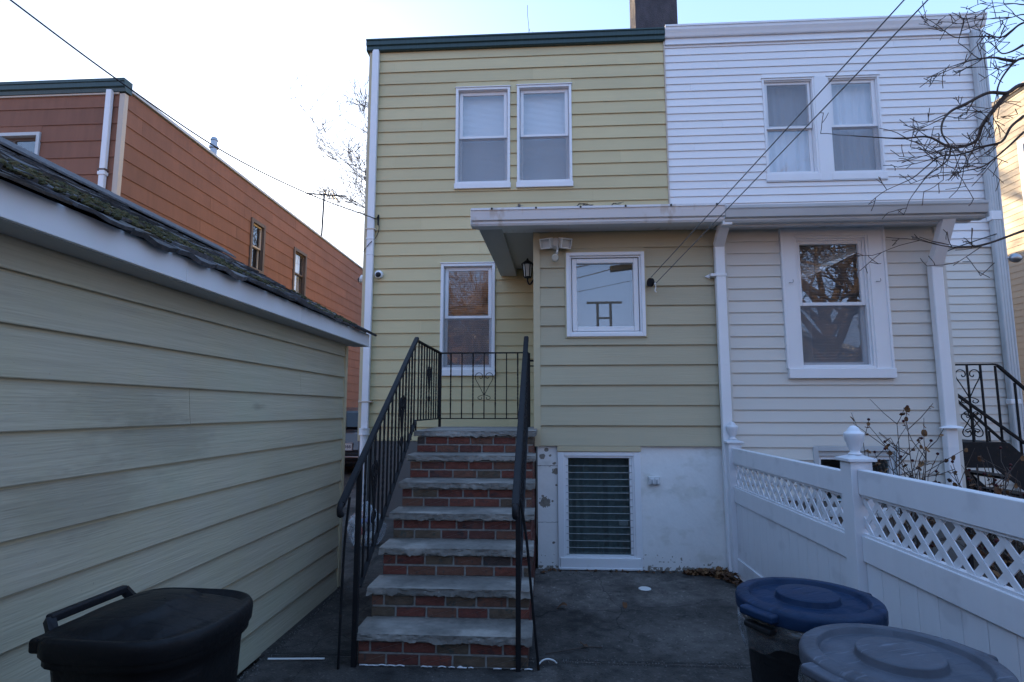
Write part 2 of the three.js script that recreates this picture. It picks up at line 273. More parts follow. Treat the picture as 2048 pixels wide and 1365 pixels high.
// ---------------------------------------------------------------- lap siding: every board its own mesh
// boards run along x on a wall that faces +z at depth z (turn = true: along z on a wall that faces +x at x = z)
function lapBoard(x0, x1, y0, y1, t, hTop) {              // hTop: height of a whole course (for the taper)
  const th = y => lerp(t, 0.004, (y - y0) / hTop);
  const b = Math.min(0.004, (y1 - y0) * 0.3);
  return prism([[0, y0 + b * 3], [t - 0.007, y0 + b * 2.2], [t - 0.005, y0], [t - 0.002, y0], [t, y0 + b], [th(y1), y1], [0, y1]], x0, x1);
}
function lapWall(o) {
  const { parent, mats, x0, x1, y0, y1, E, t = 0.023, z, holes = [], turn = 0, name = 'siding_board', seam = 3.66, asOne = false } = o;
  const out = []; let row = 0;
  for (let y = y0; y < y1 - 0.01; y += E, row++) {
    const yt = Math.min(y + E, y1), yo = Math.min(yt + 0.006, y1);
    const cuts = new Set([x0, x1]);
    for (const h of holes) if (h[2] < yt && h[3] > y) { if (h[0] > x0) cuts.add(h[0]); if (h[1] < x1) cuts.add(h[1]); }
    const xs = [...cuts].sort((a, b) => a - b); let runs = [];
    for (let i = 0; i < xs.length - 1; i++) {
      const a = xs[i], b = xs[i + 1], mid = (a + b) / 2; let lo = y, hi = yo, ok = true;
      for (const h of holes) if (mid > h[0] && mid < h[1] && h[2] < yt && h[3] > y) { if (h[2] <= y + 0.012 && h[3] >= yt - 0.012) ok = false; else if (h[2] > y + 0.012) hi = Math.min(hi, h[2]); else lo = Math.max(lo, h[3]); }
      if (!ok || hi - lo < 0.012) continue;
      const last = runs[runs.length - 1];
      if (last && last[1] === a && last[2] === lo && last[3] === hi) last[1] = b; else runs.push([a, b, lo, hi]);
    }
    const cutAt = x0 + ((row * 1.37 + 0.9) % seam);
    const pieces = [];
    for (const [a, b, lo, hi] of runs) {
      let p = a; for (let s = cutAt; s < b - 0.3; s += seam) if (s > p + 0.3 && seam < 50) { pieces.push([p, s - 0.0012, lo, hi]); p = s; }
      pieces.push([p, b, lo, hi]);
    }
    for (const [a, b, lo, hi] of pieces) {
      let g = lapBoard(a, b, lo, hi, t - (lo > y ? 0.003 : 0), E);
      const j = rr(-0.0012, 0.0012), w = b - a; g.translate(-(a + b) / 2, -lo, 0).rotateZ(rr(-0.0009, 0.0009) / Math.max(1, w * 0.4)).translate((a + b) / 2, lo + rr(-0.0014, 0.0014), 0);
      if (turn) g.rotateY(Math.PI / 2 * turn).translate(z + j * turn, 0, 0); else g.translate(0, 0, z + j);
      if (asOne) out.push(g); else { put(name, g, pick(mats), parent, null, { ou: asOne ? 0 : o.fixedUV ? 0 : rr(0, 3), ov: o.fixedUV ? 0 : rr(0, 2) }); }
    }
  }
  if (asOne) { const m = put(name, out, mats[0], parent); m.userData.kind = 'stuff'; return m; }
}
// a wall plate with openings, facing +z, from z0 (back) to z1 (front)
function plate(x0, x1, y0, y1, z0, z1, holes) {
  const s = new THREE.Shape([[x0, y0], [x1, y0], [x1, y1], [x0, y1]].map(p => new THREE.Vector2(...p)));
  for (const [a, b, c, d] of holes) s.holes.push(new THREE.Path([[a, c], [a, d], [b, d], [b, c]].map(p => new THREE.Vector2(...p))));
  return new THREE.ExtrudeGeometry(s, { depth: z1 - z0, bevelEnabled: false }).translate(0, 0, z0);
}
// rectangular frame of four mitred-looking bars round x0..x1, y0..y1 (outer), width w
function frameGeo(x0, x1, y0, y1, z0, z1, w, r = 0.004, wb = w) {
  return [rb(x0, x0 + w, y0, y1, z0, z1, r), rb(x1 - w, x1, y0, y1, z0, z1, r), rb(x0 + w, x1 - w, y1 - w, y1, z0, z1 - 0.001, r), rb(x0 + w, x1 - w, y0, y0 + wb, z0, z1 - 0.001, r)];
}
function curtainGeo(x0, x1, y0, y1, z, folds, amp, s) {
  const g = new THREE.PlaneGeometry(x1 - x0, y1 - y0, 90, 8), p = g.attributes.position;
  for (let i = 0; i < p.count; i++) { const u = p.getX(i) / (x1 - x0) + 0.5, v = p.getY(i) / (y1 - y0) + 0.5; p.setZ(i, amp * (Math.sin(u * folds * 6.283 + s + 1.4 * Math.sin(u * 9 + s)) + 0.4 * Math.sin(u * folds * 14 + s * 2)) * (1.1 - 0.4 * v)); }
  g.computeVertexNormals(); return g.translate((x0 + x1) / 2, (y0 + y1) / 2, z);
}
function slats(x0, x1, y0, y1, z, pitch, w, tilt) {
  const out = []; for (let y = y0; y < y1; y += pitch) out.push(new THREE.BoxGeometry(x1 - x0, 0.0012, w).rotateX(tilt).translate((x0 + x1) / 2, y, z)); return out;
}
// double-hung window; zf is the face of the wall; the sashes lie behind it
function doubleHung(parent, o) {
  const { x0, x1, y0, y1, zf, cas = 0.045, sillH = 0.09, mid = 0.5, label } = o, W = sub('window', parent);
  if (label) W.userData.label = label;
  const proud = o.proud ?? 0.03, dep = o.dep ?? 0.10, mt = o.mat ?? M.trim;
  put('casing', [...frameGeo(x0, x1, y0 + sillH, y1, zf - 0.02, zf + proud, cas, 0.005, 0.03), rb(x0 - 0.012, x1 + 0.012, y1, y1 + 0.014, zf - 0.01, zf + proud + 0.014, 0.003)], mt, W);
  put('sill', [rb(x0 - 0.012, x1 + 0.012, y0, y0 + sillH, zf - 0.02, zf + proud + 0.012, 0.006), prism([[zf - 0.1, y0 + sillH], [zf + proud, y0 + sillH], [zf + proud - 0.01, y0 + sillH + 0.008], [zf - 0.1, y0 + sillH + 0.03]], x0 + 0.02, x1 - 0.02)], mt, W);
  const a = x0 + cas, b = x1 - cas, c = y0 + sillH + 0.02, d = y1 - cas;
  put('jamb', [bx(a - 0.02, a + 0.004, c, d, zf - dep - 0.08, zf - 0.018), bx(b - 0.004, b + 0.02, c, d, zf - dep - 0.08, zf - 0.018), bx(a, b, d - 0.004, d + 0.02, zf - dep - 0.08, zf - 0.018), bx(a, b, c - 0.02, c + 0.004, zf - dep - 0.08, zf - 0.021)], mt, W);
  const my = lerp(c, d, mid), fr = o.sash ?? 0.055, zu = zf - 0.045, zl = zf - 0.085;
  put('upper_sash', frameGeo(a + 0.012, b - 0.012, my - 0.02, d - 0.006, zu - 0.035, zu, fr, 0.006, 0.042), mt, W);
  put('lower_sash', frameGeo(a + 0.006, b - 0.006, c + 0.004, my + 0.02, zl - 0.035, zl, fr - 0.006, 0.006, 0.055), mt, W);
  put('pane', bx(a + fr, b - fr, my + 0.01, d - fr, zu - 0.02, zu - 0.018), M.pane, W);
  put('pane', bx(a + fr - 0.006, b - fr + 0.006, c + 0.04, my - 0.01, zl - 0.02, zl - 0.018), M.pane, W);
  const zi = zf - dep - 0.07;
  if (o.blind) put('blind', slats(a, b, c, d, zi - 0.02, o.pitch ?? 0.021, 0.025, o.tilt ?? 1.15), M.blind, W);
  if (o.curtain) put('curtain', curtainGeo(a - 0.02, b + 0.02, c - 0.02, d + 0.02, zi - 0.05, o.curtain, 0.022, o.cs ?? 1), M.curtain, W);
  for (const h of o.screens ?? []) put('insect_screen', h === 'low' ? bx(a + 0.014, b - 0.014, c + 0.01, my - 0.02, zf - 0.037, zf - 0.036) : bx(a + fr, b - fr, my + 0.02, d - fr, zf - 0.037, zf - 0.036), M.screen, W);
  return W;
}
// ---------------------------------------------------------------- ground
structure('ground', new THREE.PlaneGeometry(500, 500).rotateX(-Math.PI / 2).translate(0, -0.06, 0), M.asphalt);
{
  const g = new THREE.Group(); g.name = 'yard_pavement'; g.userData.kind = 'structure'; scene.add(g); base.set(g, new THREE.Vector3());
  const slab = (x0, x1, z0, z1, dy = 0) => put('concrete_slab', rb(x0, x1, -0.09, dy, z0, z1, 0.006), M.concrete, g);
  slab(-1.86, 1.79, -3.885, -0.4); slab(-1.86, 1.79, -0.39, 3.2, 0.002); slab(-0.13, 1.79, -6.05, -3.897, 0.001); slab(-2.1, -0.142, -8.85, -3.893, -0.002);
  slab(-7.0, -2.11, -13.2, -5.5, -0.012); slab(-7.0, -2.11, -24, -13.21, -0.012);
  structure('garden_soil', new THREE.PlaneGeometry(9.2, 12, 60, 60).rotateX(-Math.PI / 2).translate(6.5, -0.03, -2.8), M.soil);
}

// ---------------------------------------------------------------- yellow house (left half of the pair)
const ZM = -8.8, ZP = -6.0;
const yellow = thing('yellow_house', 'two storey house in pale yellow lap siding with dark green roof edge and rear porch', 'house', [-0.5, 0, -9]);
{
  const H = yellow, zb = ZM - 0.016;
  const up1 = [-1.455, -0.565, 5.125, 6.85], up2 = [-0.452, 0.432, 5.125, 6.86], low = [-1.66, -0.80, 2.12, 3.90];
  const ins = ([a, b, c, d]) => [a + 0.02, b - 0.02, c + 0.04, d - 0.02];
  put('wall', [plate(-2.9, 1.94, 0, 7.5, ZM - 0.2, zb, [up1, up2, low].map(ins))], M.yellowTrim, H);
  put('house_shell', [bx(-2.9, -2.72, 0, 7.5, -21, ZM - 0.21), bx(1.8, 1.94, 0, 7.5, -21, ZM - 0.21), bx(-2.9, 1.94, 0, 7.5, -21.2, -21.01), bx(-2.71, 1.79, 4.35, 4.5, -21, ZM - 0.22), bx(-2.71, 1.79, 0.9, 1.1, -21, ZM - 0.22)], M.room, H);
  put('roof', bx(-2.93, 1.94, 7.505, 7.6, -21.2, ZM - 0.02), M.tar, H);
  put('foundation', bx(-2.91, -0.14, 0, 1.12, zb + 0.001, ZM - 0.004), M.foundation, H);
  lapWall({ parent: H, mats: M.yellow, x0: -2.85, x1: 1.93, y0: 1.125, y1: 7.56, E: 0.2088, z: zb, holes: [up1, up2, low, [-0.13, 1.93, 0, 3.78]] });
  lapWall({ parent: H, mats: M.yellow, x0: -21, x1: ZM - 0.03, y0: 1.125, y1: 7.56, E: 0.2088, z: -2.9, turn: -1, asOne: true, name: 'side_siding', seam: 99 });
  put('corner_board', [bx(-2.925, -2.852, 1.12, 7.55, zb - 0.05, ZM + 0.012)], M.yellowTrim, H);
  put('seam_strip', bx(1.932, 1.952, 3.7, 7.56, zb, ZM + 0.014), M.cream, H);
  // dark green cornice: two steps and a drip edge
  put('cornice', [prism([[-0.12, 7.545], [0.045, 7.545], [0.06, 7.56], [0.06, 7.62], [0.085, 7.635], [0.085, 7.705], [0.10, 7.712], [0.10, 7.735], [-0.12, 7.735]].map(([z, y]) => [z + ZM, y]), -2.965, 1.945)], M.green, H);
  doubleHung(H, { x0: up1[0], x1: up1[1], y0: up1[2], y1: up1[3], zf: ZM, blind: true, screens: ['low'], cas: 0.04 });
  doubleHung(H, { x0: up2[0], x1: up2[1], y0: up2[2], y1: up2[3], zf: ZM, blind: true, screens: ['low'], cas: 0.04 });
  doubleHung(H, { x0: low[0], x1: low[1], y0: low[2], y1: low[3], zf: ZM, blind: true, pitch: 0.03, tilt: 0.08, screens: ['low'], cas: 0.045, sillH: 0.10 });
  // left downspout: sheet metal above, white iron pipe below
  const dp = sub('downspout', H);
  put('pipe', [rb(-2.855, -2.745, 1.3, 7.53, ZM + 0.02, ZM + 0.09, 0.012), rb(-2.85, -2.75, 7.44, 7.56, ZM + 0.0, ZM + 0.085, 0.02)], M.trim, dp);
  put('collar', [rb(-2.862, -2.738, 4.30, 4.33, ZM + 0.01, ZM + 0.096, 0.006), rb(-2.86, -2.74, 4.05, 4.065, ZM + 0.018, ZM + 0.093, 0.004)], M.trim, dp);
  put('strap', [rb(-2.905, -2.70, 1.71, 1.735, ZM + 0.005, ZM + 0.097, 0.004), rb(-2.88, -2.72, 4.46, 4.485, ZM + 0.005, ZM + 0.095, 0.004)], M.cream, dp);
  put('lower_pipe', [cyl(0.062, 0.062, 1.28, -2.80, 0, ZM + 0.075), cyl(0.078, 0.078, 0.10, -2.80, 1.22, ZM + 0.075), cyl(0.083, 0.083, 0.02, -2.80, 1.30, ZM + 0.075), cyl(0.083, 0.083, 0.018, -2.80, 1.215, ZM + 0.075)], M.trim, dp);

  // porch: siding above a painted foundation
  const pw = [0.215, 1.037, 2.36, 3.265], bw = [0.115, 0.935, 0.01, 1.168];
  put('porch_wall', [plate(-0.115, 1.86, 1.235, 3.6, ZP - 0.16, ZP - 0.017, [[pw[0] + 0.02, pw[1] - 0.02, pw[2] + 0.02, pw[3] - 0.02]]), bx(-0.115, -0.02, 1.235, 3.6, ZM + 0.02, ZP - 0.165), bx(1.77, 1.86, 1.235, 3.6, ZM + 0.02, ZP - 0.165), bx(-0.01, 1.76, 1.22, 1.30, ZM + 0.02, ZP - 0.17)], M.yellowTrim, H);
  put('porch_foundation', [plate(-0.10, 1.85, -0.02, 1.232, ZP - 0.20, ZP - 0.03, [[bw[0] + 0.01, bw[1] - 0.01, bw[2] + 0.01, bw[3] - 0.01]]), bx(-0.10, 0, -0.02, 1.2, ZM + 0.03, ZP - 0.21), bx(1.75, 1.85, -0.02, 1.2, ZM + 0.03, ZP - 0.21)], M.stucco, H);
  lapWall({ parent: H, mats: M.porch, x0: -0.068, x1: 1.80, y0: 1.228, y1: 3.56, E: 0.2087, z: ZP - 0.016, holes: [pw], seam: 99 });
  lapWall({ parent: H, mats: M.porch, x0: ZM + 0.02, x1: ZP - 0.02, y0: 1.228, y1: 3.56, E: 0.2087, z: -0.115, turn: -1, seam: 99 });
  put('corner_board', [bx(-0.135, -0.066, 1.225, 3.56, ZP - 0.075, ZP + 0.008)], M.yellowTrim, H);
  put('drip_board', [rb(0.10, 0.955, 1.172, 1.228, ZP - 0.03, ZP + 0.004, 0.006)], M.yellowTrim, H);
  // picture window of the porch
  const W = sub('window', H); W.userData.label = 'square fixed window with thick white frame';
  const [a, b, c, d] = pw;
  put('casing', [...frameGeo(a, b, c, d, ZP - 0.03, ZP + 0.03, 0.036, 0.004)], M.trim, W);
  put('backing_strip', frameGeo(a - 0.014, b + 0.014, c - 0.014, d + 0.014, ZP - 0.01, ZP + 0.016, 0.018, 0.003), M.yellowTrim, W);
  put('frame', [...frameGeo(a + 0.036, b - 0.036, c + 0.036, d - 0.036, ZP - 0.09, ZP + 0.006, 0.018, 0.003)], M.trim, W);
  put('sash', [...frameGeo(a + 0.060, b - 0.060, c + 0.060, d - 0.060, ZP - 0.10, ZP - 0.012, 0.052, 0.008)], M.trim, W);
  put('pane', bx(a + 0.10, b - 0.10, c + 0.10, d - 0.10, ZP - 0.05, ZP - 0.047), M.pane, W);
  put('shade', bx(a + 0.03, b - 0.03, c + 0.03, d - 0.03, ZP - 0.165, ZP - 0.161), M.darkCurtain, W);
  // basement jalousie window
  const J = sub('basement_window', H); const [e, f, g, h] = bw;
  put('casing', [rb(e - 0.01, e + 0.055, g, h, ZP - 0.05, ZP - 0.005, 0.004), rb(f - 0.055, f + 0.012, g, h, ZP - 0.05, ZP - 0.005, 0.004), rb(e + 0.055, f - 0.055, h - 0.04, h, ZP - 0.05, ZP - 0.007, 0.004)], M.trim, J);
  put('sill', [rb(e + 0.01, f - 0.01, g + 0.012, g + 0.115, ZP - 0.06, ZP + 0.012, 0.008), rb(e - 0.005, f + 0.005, g, g + 0.02, ZP - 0.05, ZP + 0.022, 0.004)], M.trim, J);
  put('frame', [...frameGeo(e + 0.052, f - 0.052, g + 0.112, h - 0.038, ZP - 0.07, ZP - 0.018, 0.022, 0.003)], M.trim, J);
  for (const q of [e + 0.0865, f - 0.0865]) put('louver_track', bx(q - 0.0115, q + 0.0115, g + 0.134, h - 0.062, ZP - 0.07, ZP - 0.026), M.trim, J);
  const n = 14, y0 = g + 0.14, y1 = h - 0.07, pt = (y1 - y0) / n;
  for (let i = 0; i < n; i++) {
    put('louver', new THREE.BoxGeometry(f - e - 0.205, pt + 0.012, 0.005).rotateX(0.22).translate((e + f) / 2, y0 + pt * (i + 0.5), ZP - 0.045), M.paneTilt, J);
    put('louver_edge', rb(e + 0.10, f - 0.10, y0 + pt * i - 0.006, y0 + pt * i - 0.0025, ZP - 0.040, ZP - 0.034, 0.001), M.gutterGrey, J);
    for (const q of [e + 0.087, f - 0.087]) put('louver_clip', bx(q - 0.017, q + 0.017, y0 + pt * i - 0.002, y0 + pt * i + 0.003, ZP - 0.05, ZP - 0.02), M.metal, J);
  }
  put('curtain', curtainGeo(e + 0.05, f - 0.05, g + 0.05, h + 0.02, ZP - 0.16, 4, 0.02, 2), M.darkCurtain, J);
  // porch roof running past the wall to the left as a canopy, with its gutter
  put('porch_roof', [prism([[-8.79, 3.90], [-5.70, 3.58], [-5.70, 3.62], [-8.79, 3.98]], -0.72, 1.77)], M.tar, H);
  put('soffit', [prism([[-8.79, 3.80], [-5.74, 3.515], [-5.74, 3.535], [-8.79, 3.82]], -0.47, 1.77)], M.soffit, H);
  put('canopy_beam', [prism([[-8.79, 3.685], [-5.70, 3.485], [-5.70, 3.60], [-8.79, 3.90]], -0.705, -0.46)], M.soffit, H);
  put('fascia', [bx(-0.715, 1.77, 3.478, 3.60, -5.725, -5.698), rb(-0.72, 1.77, 3.458, 3.485, -5.74, -5.675, 0.004), bx(-0.46, 1.77, 3.50, 3.508, -6.0, -5.741)], M.gutter, H);
  const gp = [[-5.695, 3.455], [-5.615, 3.455], [-5.60, 3.475], [-5.60, 3.497], [-5.575, 3.507], [-5.56, 3.575], [-5.555, 3.60], [-5.545, 3.60], [-5.545, 3.622], [-5.56, 3.622], [-5.572, 3.585], [-5.61, 3.50], [-5.68, 3.475], [-5.685, 3.622], [-5.695, 3.622]];
  const gut = put('gutter', [prism(gp, -0.752, 1.768), bx(-0.757, -0.752, 3.455, 3.62, -5.69, -5.56)], M.gutter, H);
  for (let i = 0; i < 6; i++) put('gutter_spike', new THREE.SphereGeometry(0.011, 8, 6).translate(-0.54 + i * 0.445, 3.612, -5.542), M.tar, gut);
  const dc = sub('downspout', H);
  put('pipe', [rb(1.755, 1.855, 0.16, 3.30, -5.975, -5.905, 0.012), bar([1.80, 3.30, -5.94], [1.80, 3.50, -5.66], 0.098, 0.07), rb(1.755, 1.85, 3.42, 3.47, -5.69, -5.61, 0.01)], M.trim, dc);
  put('boot', [bar([1.805, 0.0, -5.92], [1.805, 0.19, -5.94], 0.104, 0.075)], M.trim, dc);
  put('strap', [rb(1.70, 1.862, 2.97, 3.0, -5.985, -5.898, 0.004), new THREE.ConeGeometry(0.028, 0.05, 5).rotateZ(Math.PI / 2).translate(1.685, 2.985, -5.98)], M.trim, dc);
}

// ---------------------------------------------------------------- white house (right half of the pair)
const white = thing('white_house', 'two storey house in white lap siding with beige sided rear porch', 'house', [4.4, 0, -9]);
{
  const H = white, zb = ZM - 0.016, E = 0.1255;
  const uw = [3.46, 5.26, 5.12, 6.85], pw = [2.46, 3.49, 1.915, 3.505], bw = [2.66, 3.50, 0.55, 1.238];
  put('wall', [plate(1.955, 6.87, 0, 7.5, ZM - 0.2, zb, [[3.5, 5.22, 5.2, 6.80]])], M.trim, H);
  put('house_shell', [bx(1.955, 2.1, 0, 7.5, -21, ZM - 0.21), bx(6.72, 6.87, 0, 7.5, -21, ZM - 0.21), bx(1.955, 6.87, 0, 7.5, -21.2, -21.01), bx(2.11, 6.71, 4.35, 4.5, -21, ZM - 0.22)], M.room, H);
  put('roof', bx(1.95, 6.89, 7.505, 7.6, -21.2, ZM - 0.02), M.tar, H);
  lapWall({ parent: H, mats: M.white, x0: 1.955, x1: 6.79, y0: 4.045, y1: 7.56, E, t: 0.018, z: zb, holes: [uw], seam: 3.66 });
  lapWall({ parent: H, mats: M.beige, x0: 4.10, x1: 6.79, y0: 0.28, y1: 4.045, E, t: 0.018, z: zb, seam: 99 });
  lapWall({ parent: H, mats: M.white, x0: -ZM + 0.03, x1: 21, y0: 1.1, y1: 7.5, E, t: 0.014, z: 6.87, turn: 1, asOne: true, name: 'side_siding', seam: 99 });
  put('corner_board', [bx(6.79, 6.89, 0.25, 7.55, zb - 0.08, ZM + 0.01)], M.trim, H);
  put('band', [rb(4.10, 6.79, 4.028, 4.046, zb, ZM + 0.02, 0.004)], M.gutterGrey, H);
  // eaves gutter
  const gp = [[-0.12, 7.585], [0.05, 7.585], [0.06, 7.60], [0.075, 7.64], [0.10, 7.69], [0.105, 7.73], [0.118, 7.735], [0.118, 7.765], [-0.12, 7.765]].map(([z, y]) => [z + ZM, y]);
  put('gutter', [prism(gp, 1.95, 6.905)], M.trim, H);
  put('fascia', [bx(1.96, 6.86, 7.49, 7.584, ZM - 0.01, ZM + 0.018), rb(1.96, 6.86, 7.475, 7.49, ZM - 0.01, ZM + 0.03, 0.003)], M.trim, H);
  // pair of double-hung windows with one sill and a mullion board
  doubleHung(H, { x0: 3.462, x1: 4.262, y0: 5.14, y1: 6.845, zf: ZM - 0.004, curtain: 3.2, cs: 0.5, screens: ['up'], cas: 0.03, sillH: 0.11, proud: 0.012, label: 'white window with bright curtain in its lower sash' });
  doubleHung(H, { x0: 4.458, x1: 5.262, y0: 5.14, y1: 6.845, zf: ZM - 0.004, curtain: 3.4, cs: 2.6, screens: ['low'], cas: 0.03, sillH: 0.11, proud: 0.012, label: 'white window with bright curtain in its upper sash' });
  put('mullion', rb(4.262, 4.458, 5.14, 6.845, ZM - 0.15, ZM + 0.014, 0.004), M.trim, H);
  put('window_sill', rb(3.45, 5.275, 5.125, 5.135, ZM - 0.02, ZM + 0.02, 0.003), M.trim, H);
  const dr = sub('downspout', H);
  put('pipe', [rb(6.665, 6.79, 4.55, 7.5, ZM + 0.015, ZM + 0.10, 0.01), rb(6.675, 6.80, 0.2, 4.45, ZM + 0.02, ZM + 0.10, 0.01), ...[0, 1, 2].map(i => rb(6.685 + i * 0.038, 6.705 + i * 0.038, 0.2, 7.45, ZM + 0.095, ZM + 0.106, 0.004))], M.gutterGrey, dr);
  put('collar', [rb(6.655, 6.81, 4.42, 4.56, ZM + 0.012, ZM + 0.11, 0.01), rb(6.66, 6.81, 1.68, 1.75, ZM + 0.012, ZM + 0.11, 0.01)], M.trim, dr);
  put('second_pipe', [tube([[6.855, 7.3, ZM + 0.03], [6.855, 0.3, ZM + 0.03]], 0.028, 10)], M.gutterGrey, dr);
  // porch
  put('porch_wall', [plate(1.875, 4.07, 0.70, 3.6, ZP - 0.16, ZP - 0.017, [[pw[0] + 0.08, pw[1] - 0.08, pw[2] + 0.06, pw[3] - 0.06], [2.70, 3.46, 0.705, 1.20]]), bx(3.98, 4.07, 0.7, 3.6, ZM + 0.02, ZP - 0.165), bx(1.875, 1.965, 0.7, 3.6, ZM + 0.02, ZP - 0.165), bx(1.97, 3.97, 1.30, 1.36, ZM + 0.02, ZP - 0.17)], M.trim, H);
  put('porch_foundation', bx(1.875, 4.06, -0.05, 0.70, ZM + 0.02, ZP - 0.04), M.foundation, H);
  lapWall({ parent: H, mats: M.beige, x0: 1.90, x1: 4.01, y0: 0.72, y1: 3.54, E, t: 0.018, z: ZP - 0.016, holes: [pw, bw], seam: 99 });
  lapWall({ parent: H, mats: M.beige, x0: -ZP + 0.02, x1: -ZM - 0.02, y0: 0.72, y1: 3.54, E, t: 0.014, z: 4.07, turn: 1, seam: 99, asOne: true, name: 'side_siding' });
  put('corner_board', [bx(4.01, 4.095, 0.70, 3.54, ZP - 0.08, ZP + 0.008)], M.beige[1], H);
  put('corner_board', [bx(1.866, 1.90, 0.70, 3.54, ZP - 0.03, ZP + 0.01)], M.beige[1], H);
  const W = sub('window', H); W.userData.label = 'wide cased window with pale blinds';
  const [a, b, c, d] = pw, zf = ZP;
  put('casing', [bx(a, a + 0.125, c + 0.10, d - 0.10, zf - 0.02, zf + 0.022), bx(b - 0.155, b, c + 0.10, d - 0.10, zf - 0.02, zf + 0.022), bx(a, b, d - 0.10, d, zf - 0.02, zf + 0.023), rb(b - 0.012, b + 0.012, c + 0.10, d, zf - 0.015, zf + 0.034, 0.004), rb(a - 0.012, a + 0.006, c + 0.10, d, zf - 0.015, zf + 0.034, 0.004)], M.trim, W);
  put('sill', [rb(a + 0.0, b + 0.018, c, c + 0.10, zf - 0.05, zf + 0.045, 0.006)], M.trim, W);
  const x0 = a + 0.122, x1 = b - 0.152, y0 = c + 0.10, y1 = d - 0.10;
  put('frame', [...frameGeo(x0, x1, y0, y1, zf - 0.11, zf + 0.012, 0.028, 0.004), ...frameGeo(x0 + 0.026, x1 - 0.026, y0 + 0.02, y1 - 0.026, zf - 0.11, zf - 0.012, 0.02, 0.004)], M.trim, W);
  const my = 2.69;
  put('upper_sash', frameGeo(x0 + 0.044, x1 - 0.044, my - 0.02, y1 - 0.044, zf - 0.07, zf - 0.028, 0.036, 0.006), M.trim, W);
  put('lower_sash', frameGeo(x0 + 0.036, x1 - 0.036, y0 + 0.03, my + 0.02, zf - 0.115, zf - 0.075, 0.040, 0.006), M.trim, W);
  put('pane', bx(x0 + 0.07, x1 - 0.07, my, y1 - 0.07, zf - 0.05, zf - 0.048), M.pane, W);
  put('pane', bx(x0 + 0.066, x1 - 0.066, y0 + 0.06, my, zf - 0.097, zf - 0.095), M.pane, W);
  put('blind', slats(x0 - 0.02, x1 + 0.02, y0, y1, zf - 0.18, 0.03, 0.03, 0.12), M.blind, W);
  put('insect_screen', bx(x0 + 0.05, x1 - 0.05, y0 + 0.03, my - 0.02, zf - 0.045, zf - 0.044), M.screen, W);
  for (const x of [2.515, 3.385]) put('hook', [tube(curve([[x, 2.905, zf + 0.02], [x, 2.905, zf + 0.045], [x + 0.02, 2.90, zf + 0.05], [x + 0.032, 2.915, zf + 0.05], [x + 0.028, 2.935, zf + 0.05]], 10), 0.004, 6)], M.metal, W);
  const J = sub('basement_window', H); const [e, f, g, h] = bw;
  put('casing', [...frameGeo(e, f, g, h, ZP - 0.05, ZP + 0.01, 0.05, 0.004), rb(e + 0.05, f - 0.05, h - 0.10, h - 0.05, ZP - 0.06, ZP - 0.012, 0.004)], M.gutterGrey, J);
  put('frame', frameGeo(e + 0.05, f - 0.05, g + 0.05, h - 0.10, ZP - 0.09, ZP - 0.03, 0.035, 0.004), M.trim, J);
  put('pane', bx(e + 0.08, f - 0.08, g + 0.08, h - 0.13, ZP - 0.07, ZP - 0.067), M.paneTilt, J);
  // porch roof and gutter
  put('porch_roof', [prism([[-8.79, 3.90], [-5.70, 3.58], [-5.70, 3.60], [-8.79, 3.98]], 1.78, 4.20)], M.tar, H);
  put('soffit', [prism([[-8.79, 3.80], [-5.74, 3.515], [-5.74, 3.535], [-8.79, 3.82]], 1.78, 4.19)], M.soffit, H);
  put('fascia', [bx(1.78, 4.19, 3.45, 3.575, -5.725, -5.698), prism([[-5.74, 3.43], [-5.69, 3.43], [-5.68, 3.45], [-5.74, 3.452]], 1.78, 4.16), bx(1.78, 4.12, 3.49, 3.50, -5.999, -5.741)], M.gutter, H);
  put('gutter', [prism([[-5.695, 3.44], [-5.615, 3.44], [-5.60, 3.46], [-5.60, 3.477], [-5.57, 3.487], [-5.555, 3.555], [-5.545, 3.57], [-5.545, 3.598], [-5.56, 3.598], [-5.61, 3.485], [-5.68, 3.465], [-5.685, 3.598], [-5.695, 3.598]], 1.772, 4.238), bx(4.238, 4.243, 3.44, 3.598, -5.69, -5.56)], M.gutterGrey, H);
  put('flashing', [prism([[-8.78, 3.99], [-8.55, 3.98], [-8.55, 3.985], [-8.78, 4.00]], 1.96, 4.2)], M.metal, H);
  const dq = sub('downspout', H);
  put('pipe', [bar([3.92, 3.47, -5.65], [3.945, 3.05, -5.93], 0.115, 0.08), rb(3.89, 4.0, 0.75, 3.10, -5.975, -5.895, 0.012)], M.trim, dq);
  put('saddle', [new THREE.SphereGeometry(0.1, 16, 8, 0, Math.PI * 2, 0, Math.PI / 2).scale(1.15, 0.28, 0.5).translate(3.945, 1.42, -5.90)], M.trim, dq);
  // cable that sags from the band to the downspout
  put('cable', [tube(curve([[4.2, 4.02, ZM + 0.03], [5.2, 3.62, ZM + 0.06], [6.1, 4.0, ZM + 0.05], [6.7, 4.2, ZM + 0.11]], 24), 0.009, 6)], M.wire, H);
  put('meter_lamp', [new THREE.SphereGeometry(0.09, 14, 10).scale(1, 0.8, 0.8).translate(6.97, 3.84, ZM + 0.06), tube([[6.86, 3.84, ZM + 0.04], [6.95, 3.85, ZM + 0.06]], 0.02, 8)], M.metal, H);
}
